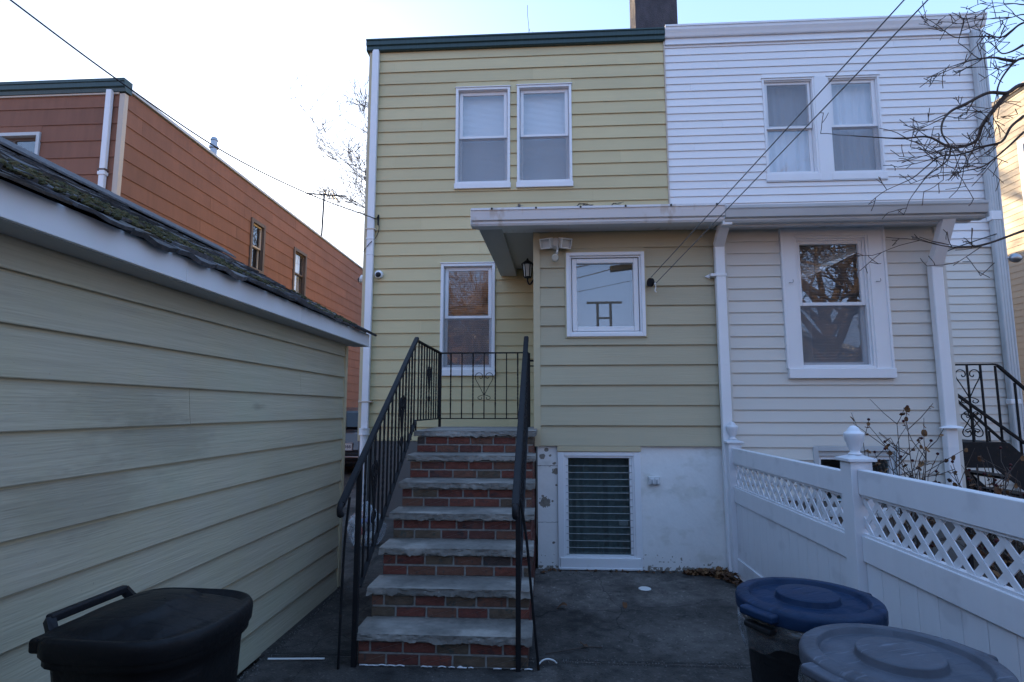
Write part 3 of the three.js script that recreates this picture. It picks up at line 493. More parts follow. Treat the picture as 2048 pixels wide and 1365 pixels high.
// shared chimney
{
  const c = thing('chimney', 'tall dark brick chimney standing above the joint of the two roofs', 'chimney', [2.28, 7.6, -11.3]);
  put('stack', [bx(1.87, 2.72, 7.55, 10.9, -11.7, -11)], std({ roughness: 0.9, bumpMap: fine, bumpScale: 0.01, map: tex(256, 256, 1, 1, true, (u, v) => { const k = 0.6 + 0.8 * fbm(u, v, 14, 5, 5, 400); return [0.060 * k, 0.052 * k, 0.058 * k]; }) }), c);
  put('cap', rb(1.82, 2.77, 10.9, 11.02, -11.75, -10.95, 0.01), M.foundation, c);
}
const prismZ = (prof, z0, z1) => new THREE.ExtrudeGeometry(new THREE.Shape(prof.map(p => new THREE.Vector2(...p))), { depth: z1 - z0, bevelEnabled: false }).translate(0, 0, z0);
// ---------------------------------------------------------------- brown and orange house across the driveway
{
  const H = thing('brown_house', 'flat roofed house in brown and orange ribbed siding across the driveway', 'house', [-9.5, 0, -15]);
  const X = -7.19, Z = -8.82, E = 0.2988, w1 = [-13.78, -13.12, 5.0, 6.25], w2 = [-16.32, -15.5, 4.85, 6.2], wf = [-9.75, -8.62, 4.7, 6.32];
  put('house_shell', [bx(-12.5, X - 0.16, 0, 7.0, -24.1, -23.9), bx(-12.5, -12.3, 0, 7.0, -23.89, Z - 0.2), bx(-12.29, X - 0.17, 3.9, 4.0, -23.8, Z - 0.2)], M.room, H);
  put('wall', [plate(-12.5, X, 0, 7.0, Z - 0.18, Z, [[wf[0] + 0.03, wf[1] - 0.03, wf[2] + 0.03, wf[3] - 0.03]])], M.brownTrim, H);
  put('side_wall', [plate(-Z + 0.19, 24, 0, 7.0, -0.16, 0, [w1, w2].map(([a, b, c, d]) => [-b + 0.02, -a - 0.02, c + 0.02, d - 0.02])).rotateY(Math.PI / 2).translate(X, 0, 0)], M.brownTrim, H);
  put('roof', bx(-12.5, X, 7.01, 7.06, -24, Z - 0.01), M.tar, H);
  lapWall({ parent: H, mats: M.rust, x0: -12.4, x1: -7.265, y0: 0.168, y1: 7.0, E, t: 0.018, z: Z, holes: [wf], seam: 2.44 });
  lapWall({ parent: H, mats: M.rust, x0: -Z + 0.07, x1: 23.9, y0: 0.168, y1: 7.04, E, t: 0.018, z: X, turn: 1, holes: [w1, w2].map(([a, b, c, d]) => [-b, -a, c, d]), seam: 2.44 });
  put('corner_board', [bx(-7.262, X + 0.02, 0.1, 6.98, Z - 0.066, Z + 0.02)], M.cream, H);
  put('cornice', [prism([[-0.1, 7.0], [0.05, 7.0], [0.06, 7.06], [0.09, 7.08], [0.09, 7.16], [0.105, 7.165], [0.105, 7.215], [-0.1, 7.215]].map(([z, y]) => [z + Z, y]), -12.6, X + 0.05)], M.green, H);
  put('cornice_trim', rb(-12.5, -7.27, 6.965, 6.998, Z, Z + 0.035, 0.004), M.cream, H);
  put('coping', [bx(X - 0.12, X + 0.045, 7.062, 7.115, -24.1, Z - 0.09)], M.gutterGrey, H);
  const dp = sub('downspout', H);
  put('pipe', [rb(-7.455, -7.36, 0.1, 7.02, Z + 0.025, Z + 0.10, 0.012)], M.trim, dp);
  put('collar', [rb(-7.47, -7.345, 5.50, 5.56, Z + 0.015, Z + 0.112, 0.006)], M.trim, dp);
  put('strap', [rb(-7.475, -7.34, 5.585, 5.61, Z + 0.015, Z + 0.11, 0.004)], M.brownTrim, dp);
  for (const [a, b, c, d] of [w1, w2]) {
    const W = sub('window', H), T = g => g.rotateY(Math.PI / 2).translate(X, 0, 0);
    put('frame', frameGeo(-b - 0.02, -a + 0.02, c - 0.02, d + 0.02, -0.05, 0.045, 0.085).map(T), M.brownTrim, W);
    const m = (c + d) / 2;
    put('sash', [...frameGeo(-b + 0.06, -a - 0.06, m - 0.02, d - 0.06, -0.07, -0.03, 0.04).map(T), ...frameGeo(-b + 0.06, -a - 0.06, c + 0.06, m + 0.02, -0.11, -0.075, 0.04).map(T)], b < -14 ? M.brownTrim : M.cream, W);
    put('pane', T(bx(-b + 0.09, -a - 0.09, m, d - 0.09, -0.052, -0.05)), M.pane, W);
    put('pane', T(bx(-b + 0.09, -a - 0.09, c + 0.09, m, -0.093, -0.091)), M.pane, W);
    if (b < -14) put('curtain', T(curtainGeo(-b + 0.02, -a - 0.02, c, d, -0.15, 3, 0.02, 4)), M.curtain, W);
  }
  const W = sub('window', H);
  put('frame', frameGeo(wf[0], wf[1], wf[2], wf[3], Z - 0.06, Z + 0.045, 0.06), M.gutterGrey, W);
  put('sash', [...frameGeo(wf[0] + 0.06, wf[1] - 0.06, wf[2] + 0.06, wf[3] - 0.06, Z - 0.09, Z - 0.05, 0.05), bx(-9.2, -9.14, wf[2] + 0.1, wf[3] - 0.1, Z - 0.089, Z - 0.051)], M.brownTrim, W);
  put('pane', bx(wf[0] + 0.1, wf[1] - 0.1, wf[2] + 0.1, wf[3] - 0.1, Z - 0.072, Z - 0.07), M.pane, W);
  put('blind', [bx(wf[0] + 0.1, wf[1] - 0.1, wf[2] + 0.1, wf[3] - 0.35, Z - 0.15, Z - 0.146)], M.blind, W);
  put('vent_pipe', [cyl(0.07, 0.07, 0.6, -7.42, 7.0, -11.8, 14), cyl(0.10, 0.10, 0.05, -7.42, 7.42, -11.8, 14), cyl(0.085, 0.06, 0.07, -7.42, 7.6, -11.8, 14)], M.metal, H);
  const A = thing('roof_antenna', 'thin old television antenna on the flat roof of the orange house', 'antenna', [-8, 7.05, -19.5]);
  put('mast', tube([[-8.05, 7.05, -19.5], [-8, 9.35, -19.5]], 0.032, 6), M.wire, A);
  put('boom', tube([[-8.75, 9.48, -19.7], [-7.1, 9.18, -19.3]], 0.028, 6), M.wire, A);
  for (let i = 0; i < 6; i++) { const t = [0.05, 0.2, 0.35, 0.5, 0.62, 0.7][i], l = 0.12 + 0.05 * i, x = lerp(-8.75, -7.1, t), y = lerp(9.48, 9.18, t), z = lerp(-19.7, -19.3, t); put('element', tube([[x - 0.1 * l, y - 0.2 * l, z - l], [x + 0.1 * l, y + 0.2 * l, z + l]], 0.016, 5), M.wire, A); }
}
// a darker roof far behind the driveway
{
  const H = thing('far_house', 'dark roofed house at the far end of the driveway', 'house', [-6, 0, -34]);
  put('wall', bx(-11, -2.5, 0, 6.6, -42, -33), M.rust[0], H);
  put('roof', [prismZ([[-11.3, 6.6], [-2.2, 6.6], [-2.2, 6.9], [-4, 8.7], [-9.6, 8.7], [-11.3, 6.9]], -42.2, -32.8)], M.tar, H);
}
// ---------------------------------------------------------------- sunlit house to the right
{
  const H = thing('cream_house', 'sunlit cream sided house beyond the white house at the right edge', 'house', [15, 0, -16]);
  const X = 11, w = [-13.30, -12.2, 5.35, 7.75];
  put('house_shell', [bx(X + 0.17, 19, 0, 8.9, -24, -23.8), bx(18.8, 19, 0, 8.9, -23.79, -9.1), bx(X + 0.17, 18.79, 4.3, 4.4, -23.7, -9.2)], M.room, H);
  put('wall', bx(X, 19, 0, 8.9, -9.09, -8.9), M.peach[1], H);
  put('side_wall', [plate(-24, -9.1, 0, 8.9, -0.16, 0, [[w[0] + 0.03, w[1] - 0.03, w[2] + 0.03, w[3] - 0.03]]).rotateY(-Math.PI / 2).translate(X, 0, 0)], M.peach[0], H);
  put('roof', bx(X - 0.02, 19.02, 8.91, 8.98, -24.05, -8.88), M.tar, H);
  put('coping', rb(X - 0.05, X + 0.05, 8.985, 9.08, -24, -8.9, 0.01), M.peach[0], H);
  lapWall({ parent: H, mats: M.peach, x0: -24, x1: -9.12, y0: 0.3, y1: 8.9, E: 0.15, t: 0.014, z: X, turn: -1, holes: [w], seam: 99 });
  const W = sub('window', H), T = g => g.rotateY(-Math.PI / 2).translate(X, 0, 0);
  put('frame', frameGeo(w[0] - 0.06, w[1] + 0.06, w[2] - 0.06, w[3] + 0.06, -0.05, 0.04, 0.15).map(T), M.trim, W);
  put('sash', [...frameGeo(w[0] + 0.09, w[1] - 0.09, w[2] + 0.09, w[3] - 0.09, -0.1, -0.05, 0.06).map(T), T(bx(w[0] + 0.1, w[1] - 0.1, 6.5, 6.57, -0.1, -0.049))], M.brownTrim, W);
  put('pane', T(bx(w[0] + 0.12, w[1] - 0.12, w[2] + 0.12, w[3] - 0.12, -0.08, -0.078)), M.pane, W);
}
// ---------------------------------------------------------------- out-of-view houses behind the yard blocking low sky; the first mirrors in glass
function offscreenRearHouse(x0, x1, z0, z1, h, ridge, mat, label) {
  const H = thing('offscreen_rear_house', label, 'house', [(x0 + x1) / 2, 0, (z0 + z1) / 2]);
  const xm = (x0 + x1) / 2;
  put('wall', bx(x0, x1, 0, h, z0, z1), mat, H);
  put('roof', [prismZ([[x0 - 0.3, h - 0.1], [xm, ridge], [x1 + 0.3, h - 0.1], [x1 + 0.3, h + 0.1], [xm, ridge + 0.22], [x0 - 0.3, h + 0.1]], z0 - 0.3, z1 + 0.3)], M.tar, H);
  put('gable', [prismZ([[x0, h - 0.02], [x1, h - 0.02], [xm, ridge - 0.1]], z0 + 0.02, z1)], mat, H);
  put('bargeboard', [bar([x0 - 0.35, h - 0.1, z0 - 0.31], [xm, ridge + 0.14, z0 - 0.31], 0.04, 0.2), bar([x1 + 0.35, h - 0.1, z0 - 0.31], [xm, ridge + 0.14, z0 - 0.31], 0.04, 0.2)], M.trim, H);
  for (const x of [lerp(x0, x1, 0.3), lerp(x0, x1, 0.7)]) for (const y of [1, 3.6]) if (y + 1.3 < h) put('window', [...frameGeo(x - 0.5, x + 0.5, y, y + 1.3, z0 - 0.04, z0 + 0.02, 0.09), bx(x - 0.42, x + 0.42, y + 0.08, y + 1.22, z0 - 0.02, z0 - 0.01)], M.trim, H);
  return H;
}
offscreenRearHouse(-11, -1.2, 12.5, 21, 4.3, 6.3, M.rust[1], 'brown gabled house behind the yard, mirrored in the left ground floor window');
offscreenRearHouse(5.2, 15, 13, 22, 3.4, 5.0, M.peach[1], 'low cream gabled house out of view behind the yard, placed to block low sky at the right');
offscreenRearHouse(-24, -12.5, 9, 19, 6.0, 8.6, M.rust[2], 'tall brown gabled house added out of view behind the yard to block low sky at the left');  // this house and the next are added to block low side sky
offscreenRearHouse(17, 28, 9, 19, 6.0, 8.6, M.peach[0], 'tall cream gabled house added out of view behind the yard to block low sky at the right');

// ---------------------------------------------------------------- garage on the left
{
  const H = thing('garage', 'low garage in yellow lap siding with white eave and mossy shingle roof', 'garage', [-3.3, 0, -1.7]);
  const X = -1.9, z0 = -5.33, z1 = 2.4;
  put('wall', [bx(-4.7, X - 0.017, 0, 2.22, z0, z1), prismZ([[-4.7, 2.2], [X - 0.02, 2.2], [-3.3, 3.0]], z0, z1)], M.yellowTrim, H);
  lapWall({ parent: H, mats: [M.garage], x0: -z1 + 0.01, x1: -z0 - 0.045, y0: -0.011, y1: 2.215, E: 0.1916, t: 0.024, z: X - 0.022, turn: 1, seam: 6.5, fixedUV: true });
  put('corner_board', [bx(X - 0.05, X + 0.008, 0.01, 2.2, z0 - 0.01, z0 + 0.045)], M.yellowTrim, H);
  put('soffit', [bx(X + 0.001, -1.762, 2.212, 2.222, z0 - 0.16, z1), bx(X - 0.1, -1.762, 2.2215, 2.232, z0 - 0.16, z0 - 0.012)], M.soffit, H);
  let a = z0 - 0.17; for (const b of [-3.93, -2.62, -0.6, z1]) { put('fascia_board', rb(-1.762, -1.742, 2.214, 2.335, a, b - 0.002, 0.003), M.trim, H); a = b; }
  const ang = Math.atan2(3.2 - 2.345, 3.3 - 1.70), L = Math.hypot(0.855, 1.6), dn = [Math.cos(ang), -Math.sin(ang)], nn = [Math.sin(ang), Math.cos(ang)];
  put('roof_deck', [prismZ([[-1.765, 2.334], [-3.3, 3.155], [-4.86, 2.33], [-4.86, 2.30], [-3.3, 3.12], [-1.765, 2.30]], z0 - 0.17, z1)], M.brownTrim, H);
  put('far_slope_shingles', [prismZ([[-3.3, 3.176], [-4.9, 2.32], [-4.9, 2.345], [-3.3, 3.20]], z0 - 0.18, z1)], M.shingle[0], H);
  // shingles: a few warped plates shared by all
  const plates = [0, 1, 2, 3, 4].map(i => {
    const g = new THREE.BoxGeometry(0.24, 0.012, 0.286, 4, 1, 4), p = g.attributes.position;
    for (let k = 0; k < p.count; k++) {
      const x = p.getX(k) / 0.24 + 0.5, z = p.getZ(k) / 0.296, n = vn(z * 5 + 9 + i * 3, x * 3 + i, 64, 64, 500 + i);
      p.setY(k, p.getY(k) + 0.008 * (n - 0.35) * x * x * (1 + 1.2 * Math.abs(z)));
      p.setX(k, p.getX(k) + (x > 0.9 ? 0.03 * (vn(z * 9 + 20, i * 5.3, 64, 64, 510) - 0.5) : 0));
    }
    g.computeVertexNormals(); return uvm(g);
  });
  const rows = 13, ex = L / rows, rest = [];
  for (let r = 0; r < rows + 1; r++) {
    const s = r * ex - 0.02, off = (r % 2) * 0.15 + rr(-0.03, 0.03);
    for (let z = z0 - 0.19 + 0.15 - off; z < z1; z += 0.302) {
      const up = s + 0.24 / 2, lift = 0.004 + rr(-0.002, 0.004), x = -1.712 - dn[0] * up + nn[0] * lift, y = 2.328 - dn[1] * up + nn[1] * lift, rot = [rr(-0.012, 0.012), rr(-0.03, 0.03), -ang + 0.035 + rr(-0.02, 0.022)];
      if (z < z0 - 0.06) { if (r % 2) continue; }
      if (z < -1.35 && r < rows) put('shingle', plates[Math.floor(rnd() * 5)], pick(M.shingle), H, [x + rr(-0.018, 0.012), y, z], { shared: true, rot }).scale.y = rr(0.8, r < 3 ? 2.3 : 1.6);
      else rest.push(plates[Math.floor(rnd() * 5)].clone().applyMatrix4(new THREE.Matrix4().makeRotationFromEuler(new THREE.Euler(...rot))).translate(x, y, z));
    }
  }
  const rs = put('shingles_beyond', rest, M.shingle[1], H, null, { uv: true }); rs.userData.kind = 'stuff';
  put('ridge_cap', [prismZ([[-3.16, 3.135], [-3.3, 3.232], [-3.44, 3.135], [-3.44, 3.15], [-3.3, 3.248], [-3.16, 3.15]], z0 - 0.19, z1)], M.shingle[2], H);
  const mg = [[], [], []];
  for (let i = 0; i < 5200; i++) {
    const z = rr(-5.3, 0.5), r = Math.floor(rr(0, 9)), s = r * ex - 0.02 + Math.abs(rr(-1, 1) * rr(0, 1)) * ex, d = fbm((z + 8) / 8, s / 2, 14, 6, 4, 520);
    const band = Math.exp(-(((s - 0.42) / 0.4) ** 2)); if (d * (0.45 + 0.75 * band) < 0.42 + 0.06 * sm(-4.3, -5.2, z)) continue;
    const q = rr(0.005, 0.017), g = new THREE.IcosahedronGeometry(q, 0).scale(1, rr(0.5, 1.0), 1.2).rotateY(rr(0, 6)).translate(-1.712 - dn[0] * s + nn[0] * 0.02, 2.328 - dn[1] * s + nn[1] * 0.02, z);
    mg[Math.floor(rnd() * 3)].push(g);
  }
  mg.forEach((l, i) => { if (l.length) { const m = put('moss', l, M.moss[i], H, null, { uv: true }); m.userData.kind = 'stuff'; } });
}

// ---------------------------------------------------------------- unseen board fence behind the camera, placed to darken the low surfaces
{
  const F = thing('unseen_board_fence', 'unseen dark board fence behind the viewer, placed to darken the low parts of the yard', 'fence', [0, 0, 3.35]);
  const wd = [0, 1].map(i => std({ roughness: 0.95, bumpMap: grain, bumpScale: 0.002, color: [0.10 - 0.02 * i, 0.085 - 0.018 * i, 0.07 - 0.015 * i] }));
  for (let x = -1.85; x < 7.5; x += 0.15) put('fence_board', rb(x, x + 0.145, 0, 1.95 + rr(-0.01, 0.01), 3.34, 3.36, 0.003), pick(wd), F);
  for (const y of [0.4, 1.6]) put('fence_rail', bx(-1.85, 7.5, y, y + 0.08, 3.361, 3.40), wd[1], F);
}
// ---------------------------------------------------------------- brick stairs
const RISE = 0.201, RUN = 0.26, Z0 = -3.72, SX0 = -1.235, SX1 = -0.10;
{
  const S = thing('brick_stairs', 'straight flight of red brick steps with rough edged stone treads', 'stairs', [-0.67, 0, -5]);
  const bl = 0.198, mj = 0.013, x0 = SX0 + 0.032, x1 = SX1 - 0.028, zBack = -6.62;
  const core = []; for (let k = 0; k < 7; k++) { const zf = Z0 - 0.042 - k * RUN; core.push(bx(x0 + 0.006, x1 - 0.006, k * RISE - (k ? 0.05 : 0.02), (k + 1) * RISE - 0.052, zf - 0.006, zBack + 0.006 + k * 0.0002)); }
  put('mortar_core', core, M.mortar, S);
  const bodies = [0, 1, 2].map(i => { const g = new RoundedBoxGeometry(bl, 0.0605, 0.09, 1, 0.004), p = g.attributes.position; for (let k = 0; k < p.count; k++) p.setXYZ(k, p.getX(k) + 0.002 * (hash(k, i, 5) - 0.5), p.getY(k) + 0.002 * (hash(k, i, 6) - 0.5), p.getZ(k) + 0.003 * (hash(k, i, 7) - 0.5)); g.computeVertexNormals(); return g; });
  const tone = () => { const r = rnd(); return M.brick[r < 0.22 ? 0 : r < 0.40 ? 1 : r < 0.52 ? 2 : r < 0.66 ? 3 : r < 0.76 ? 4 : r < 0.86 ? 5 : r < 0.91 ? 6 : 7]; };
  const brick = (cx, cy, cz, len, ry, name = 'brick') => { const g = pick(bodies).clone().scale(len / bl, 1, 1); if (ry) g.rotateY(ry); return put(name, uvm(g, rr(0, 1), rr(0, 1)), tone(), S, [cx, cy, cz], { shared: true }); };
  for (let k = 0; k < 7; k++) for (let c = 0; c < 2; c++) {
    const cy = k * RISE + (k ? -0.0 : 0.002) + 0.0365 + c * 0.0735, zf = Z0 - 0.042 - k * RUN; let x = x0 - (c ? (bl + mj) * (0.62 - 0.05 * (k % 3)) : (bl + mj) * (0.12 + 0.06 * (k % 2)));
    for (; x < x1 - 0.02; x += bl + mj) { const a = Math.max(x, x0), b = Math.min(x + bl, x1); if (b - a < 0.03) continue; brick((a + b) / 2, cy, zf - 0.045 + rr(-0.0015, 0.0015), b - a, 0); }
  }
  // side walls, three courses to a rise
  for (const side of [1, -1]) {
    const merged = [];
    for (let c = 0; c < 20; c++) {
      const y = (c + 0.5) * RISE / 3, k = Math.floor((y + 0.03) / RISE), zf = Z0 - 0.042 - 0.095 - k * RUN; if (k > 6) continue;
      let z = zf - (c % 2 ? 0.005 : 0.10);
      let a = zf; if (c % 2 === 0) { const b = zf - 0.095; push(a, b); a = b - mj; }
      for (; a - 0.03 > zBack; a -= bl + mj) push(a, Math.max(a - bl, zBack));
      function push(f, b) { if (f - b < 0.03) return; const cx = side > 0 ? x1 - 0.045 : x0 + 0.045; if (side > 0) brick(cx, y, (f + b) / 2, f - b, Math.PI / 2); else merged.push(bodies[c % 3].clone().scale((f - b) / bl, 0.9, 1).rotateY(Math.PI / 2).translate(cx, y, (f + b) / 2)); }
    }
    if (merged.length) { const m = put('brick_side_wall', merged, M.brick[0], S); m.userData.kind = 'stuff'; }
  }
  // treads: sawn top, split front edge
  for (let k = 0; k < 7; k++) {
    const dep = k === 6 ? (Z0 - 6 * RUN) - zBack : RUN + 0.045, zf = Z0 - k * RUN, w = SX1 - SX0, g = new THREE.BoxGeometry(w, 0.052, dep, 150, 6, 10).toNonIndexed(), p = g.attributes.position;
    for (let i = 0; i < p.count; i++) {
      let x = p.getX(i), y = p.getY(i), z = p.getZ(i); const fr = sm(0.06, 0.0, dep / 2 - z), lo = sm(0.02, -0.026, y), en = sm(0.03, 0, w / 2 - Math.abs(x));
      const q = x * 1.0 + k * 7.3 + 40, n = vn(q * 22, y * 60 + 50, 4096, 4096, 600) * 0.55 + vn(q * 60, y * 120 + 90, 4096, 4096, 601) * 0.3 + vn(q * 7, y * 20 + 30, 4096, 4096, 602) * 0.35;
      z -= fr * (0.002 + 0.022 * n * (1 - 0.35 * lo)); y += fr * (1 - lo) * -0.004 * n + lo * fr * (0.030 * (n - 0.45) + 0.012 * (vn(q * 34, 7.5, 4096, 4096, 605) - 0.5)) + (1 - fr) * sm(0, 0.026, y) * 0.0012 * (vn(q * 9, z * 9 + 20, 4096, 4096, 604) - 0.5);
      if (en > 0) x -= Math.sign(x) * en * 0.006 * n;
      p.setXYZ(i, x, y, z);
    }
    const gg = toCreasedNormals(g, 0.7);
    put('tread', uvm(gg, rr(0, 1), rr(0, 1)), M.stone[k % 3], S, [(SX0 + SX1) / 2, (k + 1) * RISE - 0.026, zf - dep / 2], { shared: true });
  }
  const ck = []; for (let i = 0; i < 16; i++) { const a = i < 5 ? -1.19 + i * 0.058 : rr(-0.85, -0.14), l = i < 5 ? 0.056 : rr(0.02, 0.07); ck.push(tube(curve([[a, 0.006, Z0 - 0.03], [a + l / 2, 0.008 + rr(0, 0.006), Z0 - 0.026 + rr(-0.004, 0.006)], [a + l, 0.006, Z0 - 0.03]], 5), 0.0045, 5)); }
  const cs = put('caulk_remnants', ck, M.trim, S); cs.userData.kind = 'stuff';
}
{ // grit and crumbs swept against the foot of the walls
  const out = []; for (let i = 0; i < 1100; i++) { const t = rnd(), q = rr(0.002, 0.008); let x, z; if (t < 0.35) { x = -1.86 + Math.abs(rr(-1, 1) * rr(0, 0.14)); z = rr(-5.3, -2.2); } else if (t < 0.6) { x = rr(-0.1, 1.8); z = -6.02 + Math.abs(rr(-1, 1) * rr(0, 0.12)); } else if (t < 0.8) { x = rr(-0.12, 1.78); z = -3.89 + rr(-0.04, 0.04); } else { x = rr(-1.8, 1.75); z = rr(-5.9, -2.6); } if (x > -1.22 && x < -0.12 && z < -3.76) continue; out.push(new THREE.TetrahedronGeometry(q, 0).rotateX(rr(0, 6)).rotateY(rr(0, 6)).translate(x, 0.002 + q * 0.3, z)); }
  const m = put('grit', out, M.foundation, null); m.userData = { label: 'grit and crumbs scattered over the concrete yard', category: 'grit', kind: 'stuff' };
}
// ---------------------------------------------------------------- iron railings of the brick stairs
function twisted(h, s = 0.0125, tw = true) {
  const g = new THREE.BoxGeometry(s, h, s, 1, tw ? 56 : 1, 1), p = g.attributes.position;
  if (tw) for (let i = 0; i < p.count; i++) { const y = p.getY(i) / h, a = sm(-0.36, 0.36, y) * Math.PI * h * 7; const x = p.getX(i), z = p.getZ(i); p.setXYZ(i, x * Math.cos(a) - z * Math.sin(a), p.getY(i), x * Math.sin(a) + z * Math.cos(a)); }
  g.computeVertexNormals(); return g;
}
function scroll(pts, r = 0.0045, n = 30) { return tube(curve(pts, n), r, 6); }
const spiral = (cx, cy, r0, r1, a0, a1, n = 14) => { const o = []; for (let i = 0; i <= n; i++) { const t = i / n, a = lerp(a0, a1, t), r = lerp(r0, r1, t); o.push([cx + r * Math.cos(a), cy + r * Math.sin(a)]); } return o; };
// heart of two scrolls round a bar, in a plane given by f(u, v) -> [x, y, z]; height h from v0
function heart(f, v0, h, w, r = 0.0045) {
  const out = [];
  for (const s of [1, -1]) {
    const top = [[0, v0], [w * 0.55, v0 + h * 0.42], [w, v0 + h * 0.76], [w * 0.93, v0 + h * 0.93], [w * 0.6, v0 + h], [w * 0.25, v0 + h * 0.93], [w * 0.2, v0 + h * 0.8], [w * 0.42, v0 + h * 0.75], [w * 0.52, v0 + h * 0.82]];
    out.push(scroll(top.map(([u, v]) => f(u * s, v)), r, 40));
    const bot = [[w * 0.1, v0 + h * 0.03], [w * 0.55, v0 - h * 0.03], [w * 0.72, v0 - h * 0.1], [w * 0.5, v0 - h * 0.17], [w * 0.24, v0 - h * 0.13], [w * 0.3, v0 - h * 0.07]];
    out.push(scroll(bot.map(([u, v]) => f(u * s, v)), r, 24));
  }
  return out;
}
const railY = z => 1.075 + (z - (-3.47)) * -0.652;          // handrail height along the flight
function handrailGeo(x, z0, z1) {
  const a = [x, railY(z0), z0], b = [x, railY(z1), z1];
  return [bar(a, b, 0.044, 0.014), bar([x, a[1] - 0.012, a[2]], [x, b[1] - 0.012, b[2]], 0.033, 0.014), bar([x, a[1] + 0.010, a[2]], [x, b[1] + 0.010, b[2]], 0.034, 0.010)];
}
{
  const X = -1.222, top = 2.255, R = thing('stair_railing', 'black wrought iron railing on the left of the brick stairs and round the landing', 'railing', [X, 0, -3.74]);
  const zT = -5.30, zE = -6.52, low = z => railY(z) - 0.83, xE = -0.20;
  put('handrail', [...handrailGeo(X, -3.42, zT), bar([X, top - 0.007, zT + 0.005], [X, top - 0.007, zE], 0.036, 0.014), bar([X - 0.015, top - 0.007, zE], [xE - 0.005, top - 0.007, zE], 0.036, 0.014), tube(curve([[X, railY(-3.42), -3.42], [X, railY(-3.42) - 0.02, -3.395], [X, railY(-3.42) - 0.055, -3.40], [X, railY(-3.42) - 0.06, -3.425]], 12), 0.019, 8)], M.iron, R);
  put('bottom_rail', [bar([X, low(-3.80), -3.80], [X, 1.50, zT], 0.030, 0.012), bar([X, 1.50, zT], [X, 1.50, zE], 0.026, 0.012), bar([X, 1.50, zE], [xE, 1.50, zE], 0.026, 0.012)], M.iron, R);
  put('newel_post', [bx(X - 0.0155, X + 0.0155, 0.0, railY(-3.74) - 0.01, -3.7555, -3.7245)], M.iron, R);
  put('corner_post', [bx(X - 0.014, X + 0.014, 1.406, top - 0.01, zE - 0.014, zE + 0.014)], M.iron, R);
  put('end_post', [bx(xE - 0.013, xE + 0.013, 1.406, top - 0.01, zE - 0.013, zE + 0.013)], M.iron, R);
  put('foot', [bx(X - 0.007, X + 0.007, 1.406, 1.50, zT - 0.03, zT - 0.016)], M.iron, R);
  put('wall_bracket', [bar([xE, top - 0.10, zE], [-0.145, top - 0.10, zE], 0.02), bar([xE, top - 0.16, zE], [-0.145, top - 0.16, zE], 0.014)], M.iron, R);
  put('brace', [tube(curve([[X - 0.02, railY(-3.62) - 0.12, -3.62], [X - 0.055, 0.80, -3.66], [X - 0.075, 0.5, -3.69], [X - 0.085, 0.0, -3.70]], 20), 0.0085, 8)], M.iron, R);
  const n1 = 14; for (let i = 0; i < n1; i++) { const z = lerp(-3.86, -5.24, i / (n1 - 1)), y0 = low(z), y1 = railY(z) - 0.014; put('baluster', twisted(y1 - y0, 0.0125, i % 2 === 0), M.iron, R, [X, (y0 + y1) / 2, z]); }
  const n2 = 9; for (let i = 0; i < n2; i++) { const z = lerp(-5.40, -6.40, i / (n2 - 1)); put('baluster', twisted(top - 0.014 - 1.505, 0.0125, i % 2 === 1), M.iron, R, [X, (top + 1.49) / 2, z]); }
  const n3 = 7; for (let i = 0; i < n3; i++) { const x = lerp(-1.10, -0.33, i / (n3 - 1)); put('baluster', twisted(top - 0.014 - 1.505, 0.0125, i % 2 === 0), M.iron, R, [x, (top + 1.49) / 2, zE]); }
  put('heart_scroll', heart((u, v) => [-0.715 + u, v, zE], 1.76, 0.26, 0.10, 0.004), M.iron, R);
  for (const z of [-4.07, -4.81]) put('scroll_ornament', heart((u, v) => [X, v - u * 0.3, z + u], railY(z) - 0.58, 0.34, 0.055, 0.007), M.iron, R);
  put('scroll_ornament', heart((u, v) => [X, v, -5.9 + u], 1.74, 0.30, 0.06, 0.006), M.iron, R);
}
{
  const X = -0.188, R = thing('stair_railing', 'black wrought iron handrail on the right of the brick stairs next to the porch wall', 'railing', [X, 0, -3.75]);
  const low = z => railY(z) - 0.83, zT = -5.30;
  put('handrail', [...handrailGeo(X, -3.42, zT), tube(curve([[X, railY(-3.42), -3.42], [X, railY(-3.42) - 0.02, -3.395], [X, railY(-3.42) - 0.055, -3.40], [X, railY(-3.42) - 0.06, -3.425]], 12), 0.019, 8), bar([X, railY(zT), zT], [X, railY(zT) - 0.02, zT - 0.06], 0.04, 0.016)], M.iron, R);
  put('bottom_rail', [bar([X, low(-3.80), -3.80], [X, low(zT), zT], 0.030, 0.012)], M.iron, R);
  put('newel_post', [bx(X - 0.0155, X + 0.0155, 0.0, railY(-3.74) - 0.01, -3.7555, -3.7245)], M.iron, R);
  put('upper_post', [bx(X - 0.0145, X + 0.0145, 1.406, railY(zT) - 0.01, zT - 0.03, zT)], M.iron, R);
  put('brace', [tube(curve([[X + 0.02, railY(-3.62) - 0.12, -3.62], [X + 0.055, 0.80, -3.68], [X + 0.085, 0.45, -3.72], [X + 0.125, 0.0, -3.76]], 20), 0.0085, 8)], M.iron, R);
  const n1 = 14; for (let i = 0; i < n1; i++) { const z = lerp(-3.86, -5.22, i / (n1 - 1)), y0 = low(z), y1 = railY(z) - 0.014; put('baluster', twisted(y1 - y0, 0.0125, i % 2 === 0), M.iron, R, [X, (y0 + y1) / 2, z]); }
}
